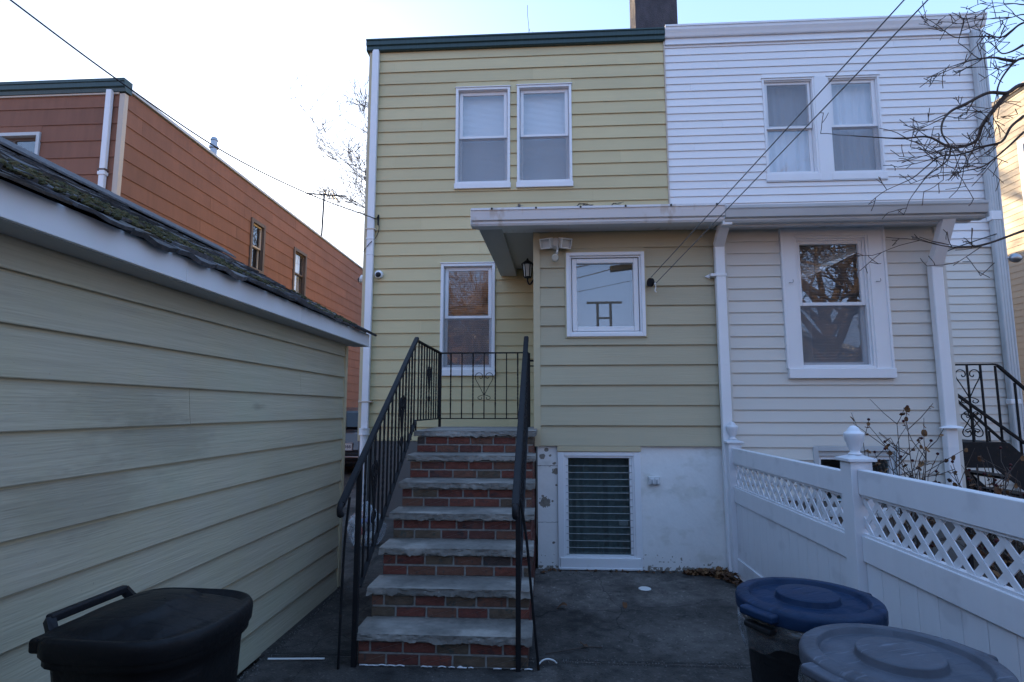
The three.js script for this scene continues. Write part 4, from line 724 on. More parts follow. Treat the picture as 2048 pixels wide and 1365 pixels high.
// ---------------------------------------------------------------- white vinyl fence with lattice top
{
  const F = thing('vinyl_fence', 'white vinyl privacy fence with lattice top and urn capped posts', 'fence', [1.85, 0, -3]);
  const xa = 1.815, xb = 1.865;
  const slope = z => 0.011 * (z + 6);
  const post = z => {
    const P = sub('post', F), y = 1.27 + slope(z);
    put('shaft', rb(1.777, 1.903, -0.05, y, z - 0.063, z + 0.063, 0.006), M.vinyl, P);
    put('cap', [rb(1.758, 1.922, y, y + 0.018, z - 0.082, z + 0.082, 0.003), new THREE.CylinderGeometry(0.028, 0.108, 0.022, 4).rotateY(Math.PI / 4).translate(1.84, y + 0.029, z)], M.vinyl, P);
    put('finial', [new THREE.LatheGeometry([[0, 0], [0.040, 0], [0.040, 0.006], [0.028, 0.016], [0.028, 0.028], [0.040, 0.05], [0.056, 0.095], [0.060, 0.122], [0.056, 0.130], [0.040, 0.140], [0.036, 0.146], [0.028, 0.160], [0.016, 0.170], [0, 0.174]].map(p => new THREE.Vector2(...p)), 8).translate(1.84, y + 0.036, z)], M.vinyl, P);
  };
  for (const z of [-5.885, -3.60, -1.15, 1.3]) post(z);
  const latA = new Map();
  for (const [z0, z1] of [[-5.822, -3.663], [-3.537, -1.213], [-1.087, 1.237]]) {
    const s = slope((z0 + z1) / 2), P = sub('panel', F), len = z1 - z0;
    const rail = (y0, y1, t = 0) => put('rail', rb(xa - t, xb + t, y0 + s, y1 + s, z0, z1, 0.006), M.vinyl, P);
    rail(1.068, 1.212, 0.004); rail(0.692, 0.838, 0.004); rail(0.03, 0.17, 0.004);
    put('u_channel', [bx(1.822, 1.858, 1.055 + s, 1.068 + s, z0, z1), bx(1.822, 1.858, 0.838 + s, 0.851 + s, z0, z1)], M.vinyl, P);
    for (let z = z0; z < z1 - 0.02; z += 0.152) { const e = Math.min(z + 0.150, z1); put('board', rb(1.827, 1.853, 0.17 + s, 0.692 + s, z + 0.001, e, 0.003), M.vinyl, P); }
    // lattice slats: two crossed layers, cut square to the rails
    const h0 = 0.838 + s, h1 = 1.068 + s, hh = h1 - h0, w = 0.047;
    for (let layer = 0; layer < 2; layer++) for (let z = z0 - hh + (layer ? 0.06 : 0.02); z < z1; z += 0.128) {
      const q = layer ? [[z + hh, h0], [z + hh + w, h0], [z + w, h1], [z, h1]] : [[z, h0], [z + w, h0], [z + w + hh, h1], [z + hh, h1]];
      const clip = poly => { let out = poly; for (const [sgn, lim] of [[1, z0], [-1, z1]]) { const inp = out; out = []; for (let i = 0; i < inp.length; i++) { const a = inp[i], b = inp[(i + 1) % inp.length], ia = sgn * (a[0] - lim) >= 0, ib = sgn * (b[0] - lim) >= 0; if (ia) out.push(a); if (ia !== ib) { const t = (lim - a[0]) / (b[0] - a[0]); out.push([lim, lerp(a[1], b[1], t)]); } } } return out; };
      const c = clip(q); if (c.length < 3) continue;
      const g = new THREE.ExtrudeGeometry(new THREE.Shape(c.map(([a, b]) => new THREE.Vector2(-a, b))), { depth: 0.006, bevelEnabled: false }).rotateY(Math.PI / 2).translate(layer ? 1.833 : 1.8405, 0, 0);
      put('lattice_slat', g, M.vinyl, P);
    }
  }
}
// ---------------------------------------------------------------- round refuse cans with lids and bag liners
function can(name, label, p, turn, lidC, bodyC, bagSeed) {
  const G = thing(name, label, 'trash can', p, 'round trash cans beside the fence'); base.set(G, new THREE.Vector3()); G.rotation.y = turn;
  const body = M.plastic(bodyC), lid = M.plastic(lidC);
  put('body', [lathe([[0, 0.0], [0.205, 0.0], [0.215, 0.02], [0.222, 0.06], [0.262, 0.60], [0.262, 0.66], [0.285, 0.665], [0.288, 0.70], [0.275, 0.705], [0.262, 0.70], [0.25, 0.60], [0.2, 0.03], [0, 0.03]], 48), ...[0, 1, 2, 3, 4, 5].map(i => rb(-0.012, 0.012, 0.07, 0.60, 0.232, 0.262, 0.004).rotateX(-0.075).translate(0, 0.02, 0.0).rotateY(i * Math.PI / 3 + 0.4))], body, G);
  for (const s of [0, Math.PI]) put('handle', [rb(0.27, 0.325, 0.66, 0.685, -0.07, 0.07, 0.01).rotateY(s)], body, G);
  const L = put('lid', lathe([[0.296, 0.695], [0.302, 0.70], [0.303, 0.735], [0.298, 0.748], [0.288, 0.755], [0.252, 0.758], [0.244, 0.754], [0.239, 0.738], [0.232, 0.733], [0.138, 0.738], [0.132, 0.742], [0.129, 0.762], [0.123, 0.768], [0.06, 0.772], [0, 0.773]], 72), lid, G);
  for (const s of [0, Math.PI]) put('lid_tab', [rb(0.285, 0.338, 0.708, 0.742, -0.085, 0.085, 0.012).rotateY(s + 0.02)], lid, L);
  // clear liner folded over the rim, hanging in uneven folds
  const nU = 120, nV = 10, pos = [], idx = [];
  for (let j = 0; j <= nV; j++) for (let i = 0; i <= nU; i++) {
    const u = i / nU, v = j / nV, a = u * Math.PI * 2, drop = 0.07 + 0.12 * vn(u * 7, 0.5, 7, 1, bagSeed) + 0.04 * vn(u * 24, 0.5, 24, 1, bagSeed + 1);
    const bulge = 0.022 * Math.sin(v * Math.PI) * vn(u * 9, v * 2, 9, 8, bagSeed + 2) + 0.018 * (vn(u * 40, v * 2, 40, 8, bagSeed + 3) - 0.3) * v + 0.05 * Math.max(0, vn(u * 5, 1.5, 5, 4, bagSeed + 4) - 0.6) * Math.sin(v * Math.PI * 0.8);
    const r = 0.294 + bulge - 0.02 * v; pos.push(r * Math.cos(a), 0.70 - v * drop, r * Math.sin(a));
  }
  for (let j = 0; j < nV; j++) for (let i = 0; i < nU; i++) { const a = j * (nU + 1) + i; idx.push(a, a + 1, a + nU + 1, a + 1, a + nU + 2, a + nU + 1); }
  const g = new THREE.BufferGeometry(); g.setAttribute('position', new THREE.Float32BufferAttribute(pos, 3)); g.setIndex(idx); g.computeVertexNormals();
  put('bag_liner', g, M.bag, G);
  return G;
}
can('trash_can', 'round trash can with a dark blue lid next to the white fence', [1.135, 0.001, -2.70], 0.5, [0.008, 0.024, 0.062], [0.012, 0.013, 0.015], 701).scale.set(0.98, 1.045, 0.98);
can('trash_can', 'round trash can with a grey lid in the bottom right corner', [1.165, 0.001, -2.085], 0.35, [0.075, 0.085, 0.11], [0.02, 0.022, 0.026], 731).scale.set(1.0, 1.045, 1.0);

// ---------------------------------------------------------------- black wheeled bin by the garage
{
  const B = thing('wheeled_bin', 'black plastic wheeled bin with domed lid beside the garage wall', 'trash bin', [-1.175, 0.002, -1.77]); base.set(B, new THREE.Vector3()); B.rotation.y = -0.05;
  B.scale.set(0.9, 1.0, 0.92); const m = M.plastic([0.006, 0.006, 0.007], 0.35);
  // outline: hinge edge at -x, round front at +x
  const outline = (k, n = 56) => { const o = []; for (let i = 0; i < n; i++) { const a = i / n * Math.PI * 2, c = Math.cos(a), s = Math.sin(a), e = c > 0 ? 2.6 : 6; const r = 1 / Math.pow(Math.pow(Math.abs(c), e) + Math.pow(Math.abs(s), e), 1 / e); o.push([c * r * 0.235 * k, s * r * 0.245 * k]); } return o; };
  const loft = (rows, n = 56) => { const pos = [], idx = []; rows.forEach(([k, y, lift], j) => { for (const [x, z] of outline(k, n)) pos.push(x, y + (lift ? lift(x, z) : 0), z); }); for (let j = 0; j < rows.length - 1; j++) for (let i = 0; i < n; i++) { const a = j * n + i, b = j * n + (i + 1) % n; idx.push(a, a + n, b, b, a + n, b + n); } const g = new THREE.BufferGeometry(); g.setAttribute('position', new THREE.Float32BufferAttribute(pos, 3)); g.setIndex(idx); g.computeVertexNormals(); return g; };
  put('body', [loft([[0.01, 0.02], [0.76, 0.02], [0.78, 0.03], [0.95, 0.86], [0.97, 0.90], [1.04, 0.905], [1.04, 0.935], [0.98, 0.94], [0.9, 0.94]])], m, B);
  const dome = (x, z) => 0.022 - 0.22 * x * x - 0.3 * z * z;
  const ridge = (x, z) => dome(x, z) - 0.012 * sm(-0.006, 0.006, Math.hypot(x + 0.23, z * 1.2) - 0.30) - 0.010 * sm(-0.006, 0.006, Math.abs(z) - 0.185 + 0.1 * x);
  const L = put('lid', [loft([[1.06, 0.925], [1.075, 0.93], [1.085, 0.955], [1.08, 0.972], [1.05, 0.982], [1.0, 0.985], [0.93, 0.984, ridge], [0.85, 0.986, ridge], [0.78, 0.988, ridge], [0.7, 0.99, ridge], [0.62, 0.992, ridge], [0.54, 0.994, ridge], [0.45, 0.996, ridge], [0.35, 0.998, ridge], [0.2, 1.0, ridge], [0.01, 1.0, ridge]])], m, B);
  put('handle', [rb(-0.292, -0.262, 0.988, 1.014, -0.155, 0.155, 0.008), bar([-0.235, 0.95, -0.17], [-0.279, 1.0, -0.15], 0.026), bar([-0.235, 0.95, 0.17], [-0.279, 1.0, 0.15], 0.026)], M.plastic([0.012, 0.012, 0.015]), B);
  for (const q of [0.2, -0.2]) put('hinge', rb(-0.262, -0.222, 0.935, 0.975, q - 0.035, q + 0.035, 0.01), m, B);
  for (const z of [-0.19, 0.19]) { const w = put('wheel', new THREE.CylinderGeometry(0.10, 0.10, 0.05, 28).rotateX(Math.PI / 2).translate(-0.20, 0.10, z), M.plastic([0.015, 0.015, 0.015]), B); put('hub', new THREE.CylinderGeometry(0.05, 0.05, 0.056, 20).rotateX(Math.PI / 2).translate(-0.20, 0.10, z), M.plastic([0.03, 0.03, 0.03]), w); }
  for (const c of B.children) for (const s of c.children) s.position.set(0, 0, 0);
}
// ---------------------------------------------------------------- fixtures on the houses
{
  const F = thing('floodlight', 'white twin head motion floodlight on the porch wall beside the square window', 'floodlight', [0.105, 3.36, ZP]);
  const wht = M.plastic([0.62, 0.62, 0.60]);
  put('base_plate', [new THREE.CylinderGeometry(0.058, 0.062, 0.05, 24).rotateX(Math.PI / 2).translate(0.105, 3.365, ZP + 0.025), new THREE.CylinderGeometry(0.04, 0.052, 0.03, 24).rotateX(Math.PI / 2).translate(0.105, 3.365, ZP + 0.06)], wht, F);
  for (const s of [-1, 1]) {
    const T = g => g.rotateX(0.35).rotateY(s * 0.35).translate(0.105 + s * 0.095, 3.355, ZP + 0.09);
    const hd = put('lamp_head', [...[rb(-0.058, 0.058, 0.040, 0.050, -0.05, 0.07, 0.003), rb(-0.058, -0.049, -0.05, 0.041, -0.05, 0.06, 0.003), rb(0.049, 0.058, -0.05, 0.041, -0.05, 0.06, 0.003), rb(-0.058, 0.058, -0.058, -0.049, -0.05, 0.055, 0.003), rb(-0.049, 0.049, -0.05, 0.041, -0.05, -0.04, 0.003)].map(T), bar([0.105 + s * 0.02, 3.365, ZP + 0.06], [0.105 + s * 0.07, 3.36, ZP + 0.075], 0.022)], wht, F);
    put('lens', T(bx(-0.049, 0.049, -0.05, 0.041, 0.03, 0.033)), M.frosted, hd);
  }
  put('sensor_arm', [tube(curve([[0.118, 3.33, ZP + 0.06], [0.122, 3.28, ZP + 0.075], [0.115, 3.235, ZP + 0.08]], 8), 0.012, 10)], wht, F);
  put('motion_sensor', [new THREE.SphereGeometry(0.042, 20, 14).scale(0.85, 1, 0.7).translate(0.098, 3.195, ZP + 0.085), new THREE.CylinderGeometry(0.03, 0.03, 0.02, 20).rotateX(Math.PI / 2 + 0.4).translate(0.096, 3.19, ZP + 0.112)], M.plastic([0.60, 0.58, 0.50]), F);
}
{
  const F = thing('wall_lantern', 'black carriage lantern under the canopy on the side of the porch', 'lantern', [-0.20, 3.2, -6.55]), x = -0.215, z = -6.55;
  put('bracket', [tube(curve([[-0.137, 3.12, z], [-0.19, 3.05, z], [x, 3.09, z], [x, 3.13, z]], 12), 0.01, 8), rb(-0.14, -0.128, 3.03, 3.25, z - 0.05, z + 0.05, 0.004)], M.iron, F);
  put('cage', [...[0, 1, 2, 3, 4, 5].map(i => { const a = i * Math.PI / 3; return bar([x + 0.045 * Math.cos(a), 3.14, z + 0.045 * Math.sin(a)], [x + 0.062 * Math.cos(a), 3.29, z + 0.062 * Math.sin(a)], 0.008); }), cyl(0.045, 0.048, 0.012, x, 3.13, z, 6)], M.iron, F);
  put('glass', new THREE.CylinderGeometry(0.056, 0.041, 0.145, 6, 1, true).translate(x, 3.215, z), M.frosted, F);
  put('roof_cap', [new THREE.CylinderGeometry(0.02, 0.085, 0.05, 6).translate(x, 3.315, z), new THREE.SphereGeometry(0.014, 8, 6).translate(x, 3.352, z)], M.iron, F);
}
function domeCam(label, p, ry) {
  const F = thing('security_camera', label, 'security camera', p, 'dome security cameras'); base.set(F, new THREE.Vector3()); F.rotation.y = ry;
  put('housing', [new THREE.CylinderGeometry(0.06, 0.066, 0.05, 28).rotateX(Math.PI / 2 - 0.25).translate(0, 0.0, 0.03), rb(-0.04, 0.04, -0.04, 0.04, -0.005, 0.02, 0.01)], M.plastic([0.66, 0.67, 0.7]), F);
  const d = put('dome', new THREE.SphereGeometry(0.045, 22, 14).translate(0, -0.016, 0.06), M.plastic([0.02, 0.02, 0.025]), F);
  put('ring', new THREE.TorusGeometry(0.047, 0.010, 8, 26).rotateX(-0.25).translate(0, -0.012, 0.052), M.plastic([0.66, 0.67, 0.7]), F);
}
domeCam('white dome security camera on the yellow wall right of the downspout', [-2.655, 3.74, ZM + 0.004], 0);
domeCam('white dome security camera at the outer left corner of the yellow house', [-2.935, 3.70, ZM - 0.10], -Math.PI / 2);
{
  const F = thing('outlet_box', 'white double outlet box on the painted foundation right of the basement window', 'outlet', [1.08, 0.885, ZP - 0.03]), z = ZP - 0.03;
  put('box', rb(1.022, 1.142, 0.845, 0.925, z, z + 0.035, 0.006), M.plastic([0.6, 0.61, 0.63]), F);
  for (const x of [1.058, 1.106]) { const c = put('cover', rb(x - 0.02, x + 0.02, 0.853, 0.913, z + 0.034, z + 0.043, 0.006), M.plastic([0.66, 0.67, 0.7]), F); put('latch', rb(x - 0.006, x + 0.002, 0.85, 0.895, z + 0.042, z + 0.049, 0.002), M.plastic([0.25, 0.26, 0.28]), c); }
}
{ // clothesline pulley and its two lines
  const F = thing('pulley', 'small black clothesline pulley screwed to the porch wall right of the square window', 'pulley', [1.085, 2.91, ZP]);
  put('wheel', new THREE.LatheGeometry([[0.006, -0.016], [0.044, -0.016], [0.046, -0.012], [0.034, -0.002], [0.034, 0.002], [0.046, 0.012], [0.044, 0.016], [0.006, 0.016]].map(p => new THREE.Vector2(...p)), 28).rotateZ(Math.PI / 2).rotateY(0.5).translate(1.085, 2.915, ZP + 0.09), M.iron, F);
  put('hook', [tube(curve([[1.075, 2.905, ZP - 0.0], [1.077, 2.91, ZP + 0.04], [1.085, 2.915, ZP + 0.09]], 8), 0.006, 8), new THREE.TorusGeometry(0.03, 0.005, 6, 20).rotateY(Math.PI / 2 + 0.5).translate(1.083, 2.915, ZP + 0.09)], M.iron, F);
  put('knot', [tube(curve([[1.125, 2.89, ZP + 0.13], [1.13, 2.85, ZP + 0.125], [1.12, 2.82, ZP + 0.13], [1.135, 2.80, ZP + 0.13]], 10), 0.005, 6), new THREE.SphereGeometry(0.012, 8, 6).translate(1.125, 2.89, ZP + 0.13)], M.plate, F);
  const line = (y, lab, dx, dy) => { const a = [1.085 + dx, 2.915 + y, ZP + 0.12], P = []; for (let i = 0; i <= 30; i++) { const t = i / 30; P.push([a[0] + (4.2 + dx * 3) * t, a[1] + (4.25 + dy) * t - 0.14 * t * (1 - t) * 4 * 0.3, a[2] + 14 * t]); } single('clothesline', lab, 'clothesline', tube(P, 0.0042, 5), M.rope, null, 'two clotheslines'); };
  line(0.045, 'upper clothesline running from the pulley to the top edge', 0.0, 0.0); line(-0.025, 'lower clothesline running from the pulley to the top edge', 0.04, 0.02);
}
{
  const P = []; const k = [[-2.72, 4.647, -8.76], [-3.35, 4.615, -7.5], [-3.91, 4.715, -6.36], [-4.408, 4.99, -5.35], [-4.83, 5.29, -4.5], [-6.6, 6.7, -0.5], [-9, 8.6, 5]];
  single('service_wire', 'black overhead wire crossing the sky to the left downspout', 'wire', tube(curve(k, 60), 0.008, 6), M.wire);
  const F = thing('wire_bracket', 'small wire bracket with hanging drip loop beside the left downspout', 'bracket', [-2.69, 4.6, ZM]);
  put('hook', [tube(curve([[-2.70, 4.66, ZM + 0.0], [-2.70, 4.67, ZM + 0.05], [-2.68, 4.70, ZM + 0.05]], 8), 0.009, 6), tube([[-2.69, 4.72, ZM + 0.03], [-2.69, 4.55, ZM + 0.03]], 0.014, 8)], M.iron, F);
  put('drip_loop', [tube(curve([[-2.70, 4.64, ZM + 0.05], [-2.67, 4.5, ZM + 0.04], [-2.72, 4.35, ZM + 0.03], [-2.80, 4.22, ZM + 0.11], [-2.92, 4.12, ZM + 0.02]], 24), 0.006, 6)], M.wire, F);
  const N = thing('wall_bracket', 'small rusty bracket left on the yellow wall above the canopy gutter', 'bracket', [-0.42, 4.83, ZM]);
  put('plate', [rb(-0.44, -0.40, 4.80, 4.86, ZM - 0.005, ZM + 0.014, 0.003)], std({ color: [0.16, 0.12, 0.09], roughness: 0.9 }), N);
  put('arm', [tube([[-0.42, 4.83, ZM + 0.01], [-0.41, 4.84, ZM + 0.06]], 0.008, 6), tube([[-0.47, 4.81, ZM + 0.02], [-0.36, 4.825, ZM + 0.03]], 0.004, 5)], M.metal, N);
}
{ // bits lying in the gutter of the canopy
  const tw = []; for (const x of [0.28, 0.33, 0.62]) for (let i = 0; i < 3; i++) { const a = rr(-0.2, 0.2); tw.push(tube([[x, 3.60, -5.6], [x + 0.06 * Math.cos(a), 3.64 + 0.03 * rnd(), -5.59], [x + 0.13 + 0.04 * rnd(), 3.63 + 0.04 * rnd(), -5.58]], 0.0025, 4)); }
  const m = single('gutter_twigs', 'dry twigs lying in the canopy gutter', 'twigs', tw, M.bark); m.userData.kind = 'stuff';
}
// ---------------------------------------------------------------- things on the ground
{
  single('drain_cap', 'round white drain cover set in the concrete before the basement window', 'drain cover', [lathe([[0, 0.001], [0.056, 0.001], [0.056, 0.007], [0.050, 0.011], [0.02, 0.012], [0.018, 0.015], [0, 0.015]], 32)], M.plate, [0.864, 0.001, -5.42]);
  single('white_rod', 'thin white plastic rod lying on the concrete between garage and stairs', 'rod', tube([[-1.80, 0.010, -3.79], [-1.44, 0.010, -3.815]], 0.007, 8), M.plate);
  single('plastic_strip', 'curved white plastic strip at the right foot of the brick stairs', 'strip', tube(curve([[-0.07, 0.006, -3.80], [-0.045, 0.03, -3.815], [-0.01, 0.038, -3.83], [0.03, 0.026, -3.84], [0.05, 0.006, -3.85]], 14), 0.005, 6), M.plate);
  single('dry_twig', 'thin bare twig lying on the concrete right of the stairs', 'twig', [tube(curve([[-0.02, 0.01, -3.98], [0.13, 0.02, -4.02], [0.25, 0.012, -4.10], [0.36, 0.012, -4.10]], 14), 0.004, 5), tube([[0.2, 0.014, -4.06], [0.26, 0.02, -4.0]], 0.0025, 4)], M.bark);
  const leafShape = (s) => { const g = new THREE.PlaneGeometry(s, s * 0.7, 4, 2), p = g.attributes.position, a = rr(2, 5), b = rr(0, 6); for (let i = 0; i < p.count; i++) { const x = p.getX(i) / s, y = p.getY(i) / s; p.setXYZ(i, p.getX(i) * (1 - 0.5 * Math.abs(y)), p.getY(i) * (1 - 1.5 * x * x), s * (0.25 * Math.sin(x * a + b) + 0.9 * y * y)); } g.computeVertexNormals(); return g.rotateX(-Math.PI / 2 + rr(-0.3, 0.3)).rotateY(rr(0, 6.28)); };
  const L = (x, z, s, lab) => single('dry_leaf', lab, 'leaf', leafShape(s).translate(x, 0.016, z), pick(M.leaf));
  L(0.11, -4.86, 0.085, 'curled brown leaf on the concrete right of the middle of the stairs'); L(0.62, -4.93, 0.06, 'small yellowish leaf on the concrete in front of the basement window'); L(0.24, -4.12, 0.06, 'brown leaf beside the twig on the concrete'); L(-0.04, -5.88, 0.09, 'brown leaf between the stairs and the painted foundation');
  const pile = [[], [], []]; for (let i = 0; i < 240; i++) { const t = rnd(), x = lerp(1.30, 1.76, Math.sqrt(t)) + rr(-0.03, 0.03), z = -5.97 + Math.abs(rr(-1, 1)) * (0.08 + 0.75 * t * t * t); pile[i % 3].push(leafShape(rr(0.03, 0.085)).translate(Math.min(x, 1.765), 0.012 + rr(0, 0.05) * t, z)); }
  for (let i = 0; i < 60; i++) pile[i % 3].push(leafShape(rr(0.015, 0.04)).translate(rr(0, 1.5), 0.01, -5.985 + rr(0, 0.06)));
  pile.forEach((l, i) => { const m = single('leaf_litter', 'brown dead leaves gathered in the corner by the fence foot', 'leaves', l, M.leaf[i]); m.userData.kind = 'stuff'; });
  // plastic bag of rubbish behind the railing
  const B = thing('trash_bag', 'clear plastic bag of rubbish on the ground behind the left railing', 'bag', [-2.17, 0, -6.95]);
  const g = new THREE.SphereGeometry(0.2, 40, 30), p = g.attributes.position;
  for (let i = 0; i < p.count; i++) { const x = p.getX(i), y = p.getY(i), z = p.getZ(i), a = Math.atan2(z, x), n = vn(a * 3 + 20, y * 12 + 20, 4096, 4096, 800), t = sm(0.1, 0.2, y); const n2 = vn(a * 7 + 40, y * 30 + 40, 4096, 4096, 801), r = (1 - 0.6 * t) * (0.62 + 0.5 * n + 0.22 * n2); p.setXYZ(i, x * r * 1.05, Math.max(-0.19, y * 1.3) + t * 0.05 + 0.03 * (n2 - 0.5), z * r); }
  g.computeVertexNormals(); put('sack', g.translate(-2.17, 0.19, -6.95), M.sack, B);
  const cols = [[0.4, 0.05, 0.04], [0.5, 0.5, 0.52], [0.1, 0.12, 0.3], [0.35, 0.22, 0.12], [0.55, 0.55, 0.5]];
  for (let i = 0; i < 12; i++) put('rubbish', rb(-0.05, 0.05, -0.035, 0.035, -0.02, 0.02, 0.008).rotateZ(rr(0, 3)).rotateY(rr(0, 6)).translate(-2.17 + rr(-0.09, 0.09), rr(0.06, 0.34), -6.95 + rr(-0.08, 0.08)), M.plastic(cols[i % 5]), B);
}
// ---------------------------------------------------------------- dark car parked in the driveway (tail towards the yard)
{
  const C = thing('parked_car', 'dark car parked in the driveway beyond the garage, tail facing the yard', 'car', [-4.93, 0, -14.05]); base.set(C, new THREE.Vector3());
  const paint = phy({ color: [0.012, 0.012, 0.015], roughness: 0.3, clearcoat: 1, clearcoatRoughness: 0.05 });
  const side = [[0, 0.34], [0.02, 0.62], [-0.05, 0.98], [-0.18, 1.05], [-0.55, 1.52], [-0.75, 1.60], [-2.3, 1.62], [-3.2, 1.06], [-4.2, 0.94], [-4.42, 0.75], [-4.45, 0.35], [-3.9, 0.25], [-0.2, 0.25]];
  const s = new THREE.Shape(side.map(([z, y]) => new THREE.Vector2(z, y))), g = new THREE.ExtrudeGeometry(s, { depth: 1.62, bevelEnabled: true, bevelThickness: 0.09, bevelSize: 0.06, bevelSegments: 3 }).rotateY(-Math.PI / 2).translate(0.81, 0, 0);
  // after the turn the profile runs along z
  put('body', g, paint, C);
  put('rear_window', bar([0, 1.12, -0.165], [0, 1.47, -0.45], 1.3, 0.03).translate(0, 0.045, 0.04), phy({ color: [0.01, 0.012, 0.014], roughness: 0.05 }), C);
  put('bumper', [rb(-0.9, 0.9, 0.36, 0.56, -0.02, 0.15, 0.05)], M.plastic([0.02, 0.02, 0.022]), C);
  put('bumper_highlight', [rb(-0.88, 0.88, 0.44, 0.475, 0.14, 0.165, 0.008)], M.metal, C);  // bright metal strip stands in for the highlight along the bumper
  for (const x of [-0.74, 0.74]) { put('tail_light', rb(x - 0.12, x + 0.12, 0.74, 0.95, -0.02, 0.085, 0.02), M.plastic([0.16, 0.008, 0.008]), C); }
  const P = put('licence_plate', [rb(-0.155, 0.155, 0.62, 0.78, 0.085, 0.1, 0.004)], M.plate, C);
  put('plate_frame', [...frameGeo(-0.17, 0.17, 0.605, 0.795, 0.083, 0.106, 0.016)], M.metal, C);
  const font = await new FontLoader().loadAsync('fonts/droid/droid_sans_bold.typeface.json');
  put('plate_number', new TextGeometry('166', { font, size: 0.075, depth: 0.002, curveSegments: 3, bevelEnabled: false }).translate(-0.04, 0.663, 0.1), M.plastic([0.02, 0.02, 0.06]), P);
  for (const x of [-0.84, 0.84]) for (const z of [-0.85, -3.55]) { const w = put('wheel', new THREE.CylinderGeometry(0.33, 0.33, 0.2, 30).rotateZ(Math.PI / 2).translate(x, 0.33, z), M.plastic([0.02, 0.02, 0.02]), C); put('rim', new THREE.CylinderGeometry(0.2, 0.2, 0.21, 20).rotateZ(Math.PI / 2).translate(x, 0.33, z), M.metal, w); }
  for (const c of C.children) for (const q of c.children) q.position.set(0, 0, 0);
}
const LIMBS = [
  [0.026, [[4.13,4.39,-4.9],[3.96,4.3,-4.87],[3.79,4.29,-4.84],[3.59,4.19,-4.81],[3.42,4.1,-4.79],[3.33,3.99,-4.76],[3.3,3.88,-4.73],[3.33,3.76,-4.7]]],
  [0.022, [[3.97,4.3,-4.88],[3.84,4.14,-4.9],[3.77,4.04,-4.92],[3.73,3.92,-4.94],[3.66,3.88,-4.96],[3.53,3.87,-4.97],[3.36,3.98,-4.99],[3.16,3.98,-5.01],[3.04,4.0,-5.03],[2.74,4.04,-5.05]]],
  [0.018, [[4.11,4.6,-4.85],[4.04,4.57,-4.85],[3.93,4.44,-4.86],[3.88,4.34,-4.86],[3.87,4.29,-4.86]]],
  [0.016, [[4.05,4.58,-4.86],[3.89,4.56,-4.79],[3.78,4.54,-4.73],[3.56,4.49,-4.67],[3.35,4.4,-4.6]]],
  [0.013, [[4.27,5.03,-5.0],[4.19,4.98,-5.03],[4.14,4.95,-5.07],[4.03,4.98,-5.1],[3.88,5.0,-5.13],[3.8,5.03,-5.17],[3.72,5.13,-5.2]]],
  [0.012, [[4.08,4.69,-4.8],[4.04,4.68,-4.87],[4.01,4.7,-4.93],[4.0,4.82,-5.0]]],
  [0.012, [[3.85,3.95,-4.6],[3.76,3.87,-4.62],[3.7,3.76,-4.65],[3.57,3.73,-4.67],[3.39,3.68,-4.7],[3.26,3.68,-4.72],[3.17,3.61,-4.75],[3.06,3.52,-4.77],[2.97,3.48,-4.8]]],
  [0.01, [[4.09,3.96,-4.9],[3.95,3.82,-4.95],[3.8,3.7,-5.0],[3.71,3.69,-5.05],[3.53,3.67,-5.1]]],
  [0.009, [[3.55,3.88,-5.0],[3.48,3.75,-4.95],[3.26,3.58,-4.9],[3.09,3.39,-4.85]]],
  [0.011, [[3.92,3.06,-4.8],[3.61,2.96,-4.87],[3.42,2.97,-4.93],[3.22,3.05,-5.0]]],
  [0.008, [[4.11,4.97,-4.8],[4.04,4.98,-4.85],[3.94,5.01,-4.9]]],
  [0.008, [[4.12,5.06,-4.8],[4.09,5.11,-4.85],[4.07,5.15,-4.9]]],
];
// ---------------------------------------------------------------- bare trees
function twigs(out, p, d, len, r, lvl, o) {
  const n = lvl > 1 ? 5 : 4, P = [p.clone()], dir = d.clone().normalize(), kids = [];
  for (let i = 1; i <= n; i++) {
    dir.x += rr(-1, 1) * o.bend; dir.y += rr(-1, 1) * o.bend + o.lift; dir.z += rr(-1, 1) * o.bend; dir.normalize();
    P.push(P[i - 1].clone().addScaledVector(dir, len / n));
    if (lvl > 0 && i >= (lvl >= o.top ? 2 : 1)) for (let k = 0; k < o.kids; k++) if (rnd() < o.prob) {
      const side = V(rr(-1, 1), rr(-0.6, 1), rr(-1, 1)).normalize(), q = dir.clone().multiplyScalar(1 - o.open).addScaledVector(side, o.open * 1.25).normalize();
      kids.push([P[i], q, len * rr(0.42, 0.72), r * (1 - 0.6 * i / n) * 0.68]);
    }
  }
  out.push(tube(P, P.map((_, i) => Math.max(o.min, r * (1 - 0.72 * i / n))), lvl > 1 ? 6 : o.sides ?? 4, false));
  for (const k of kids) twigs(out, k[0], k[1], k[2], k[3], lvl - 1, o);
}
function bareTree(label, p, h, r, lean, o, mat, s) {
  seed = s; const T = thing('bare_tree', label, 'tree', p, o.group), P = V(...p), top = P.clone().add(V(lean[0] * h, h * 0.45, lean[1] * h));
  put('trunk', tube([P.clone().add(V(0, -0.1, 0)), P.clone().lerp(top, 0.1), P.clone().lerp(top, 0.5).add(V(0.05 * h * 0.2, 0, 0)), top], [r * 1.25, r, r * 0.85, r * 0.7], 12), mat, T);
  const out = [], n = o.limbs ?? 7;
  for (let i = 0; i < n; i++) { const t = lerp(0.55, 1, i / (n - 1)), a = i * 2.4 + rr(-0.3, 0.3), up = lerp(0.5, 1.6, t); twigs(out, P.clone().lerp(top, t), V(Math.cos(a), up, Math.sin(a)), h * rr(0.30, 0.42), r * 0.5, o.top, o); }
  const c = put('crown', out, mat, T, null, { uv: true }); c.userData.kind = 'stuff'; return T;
}
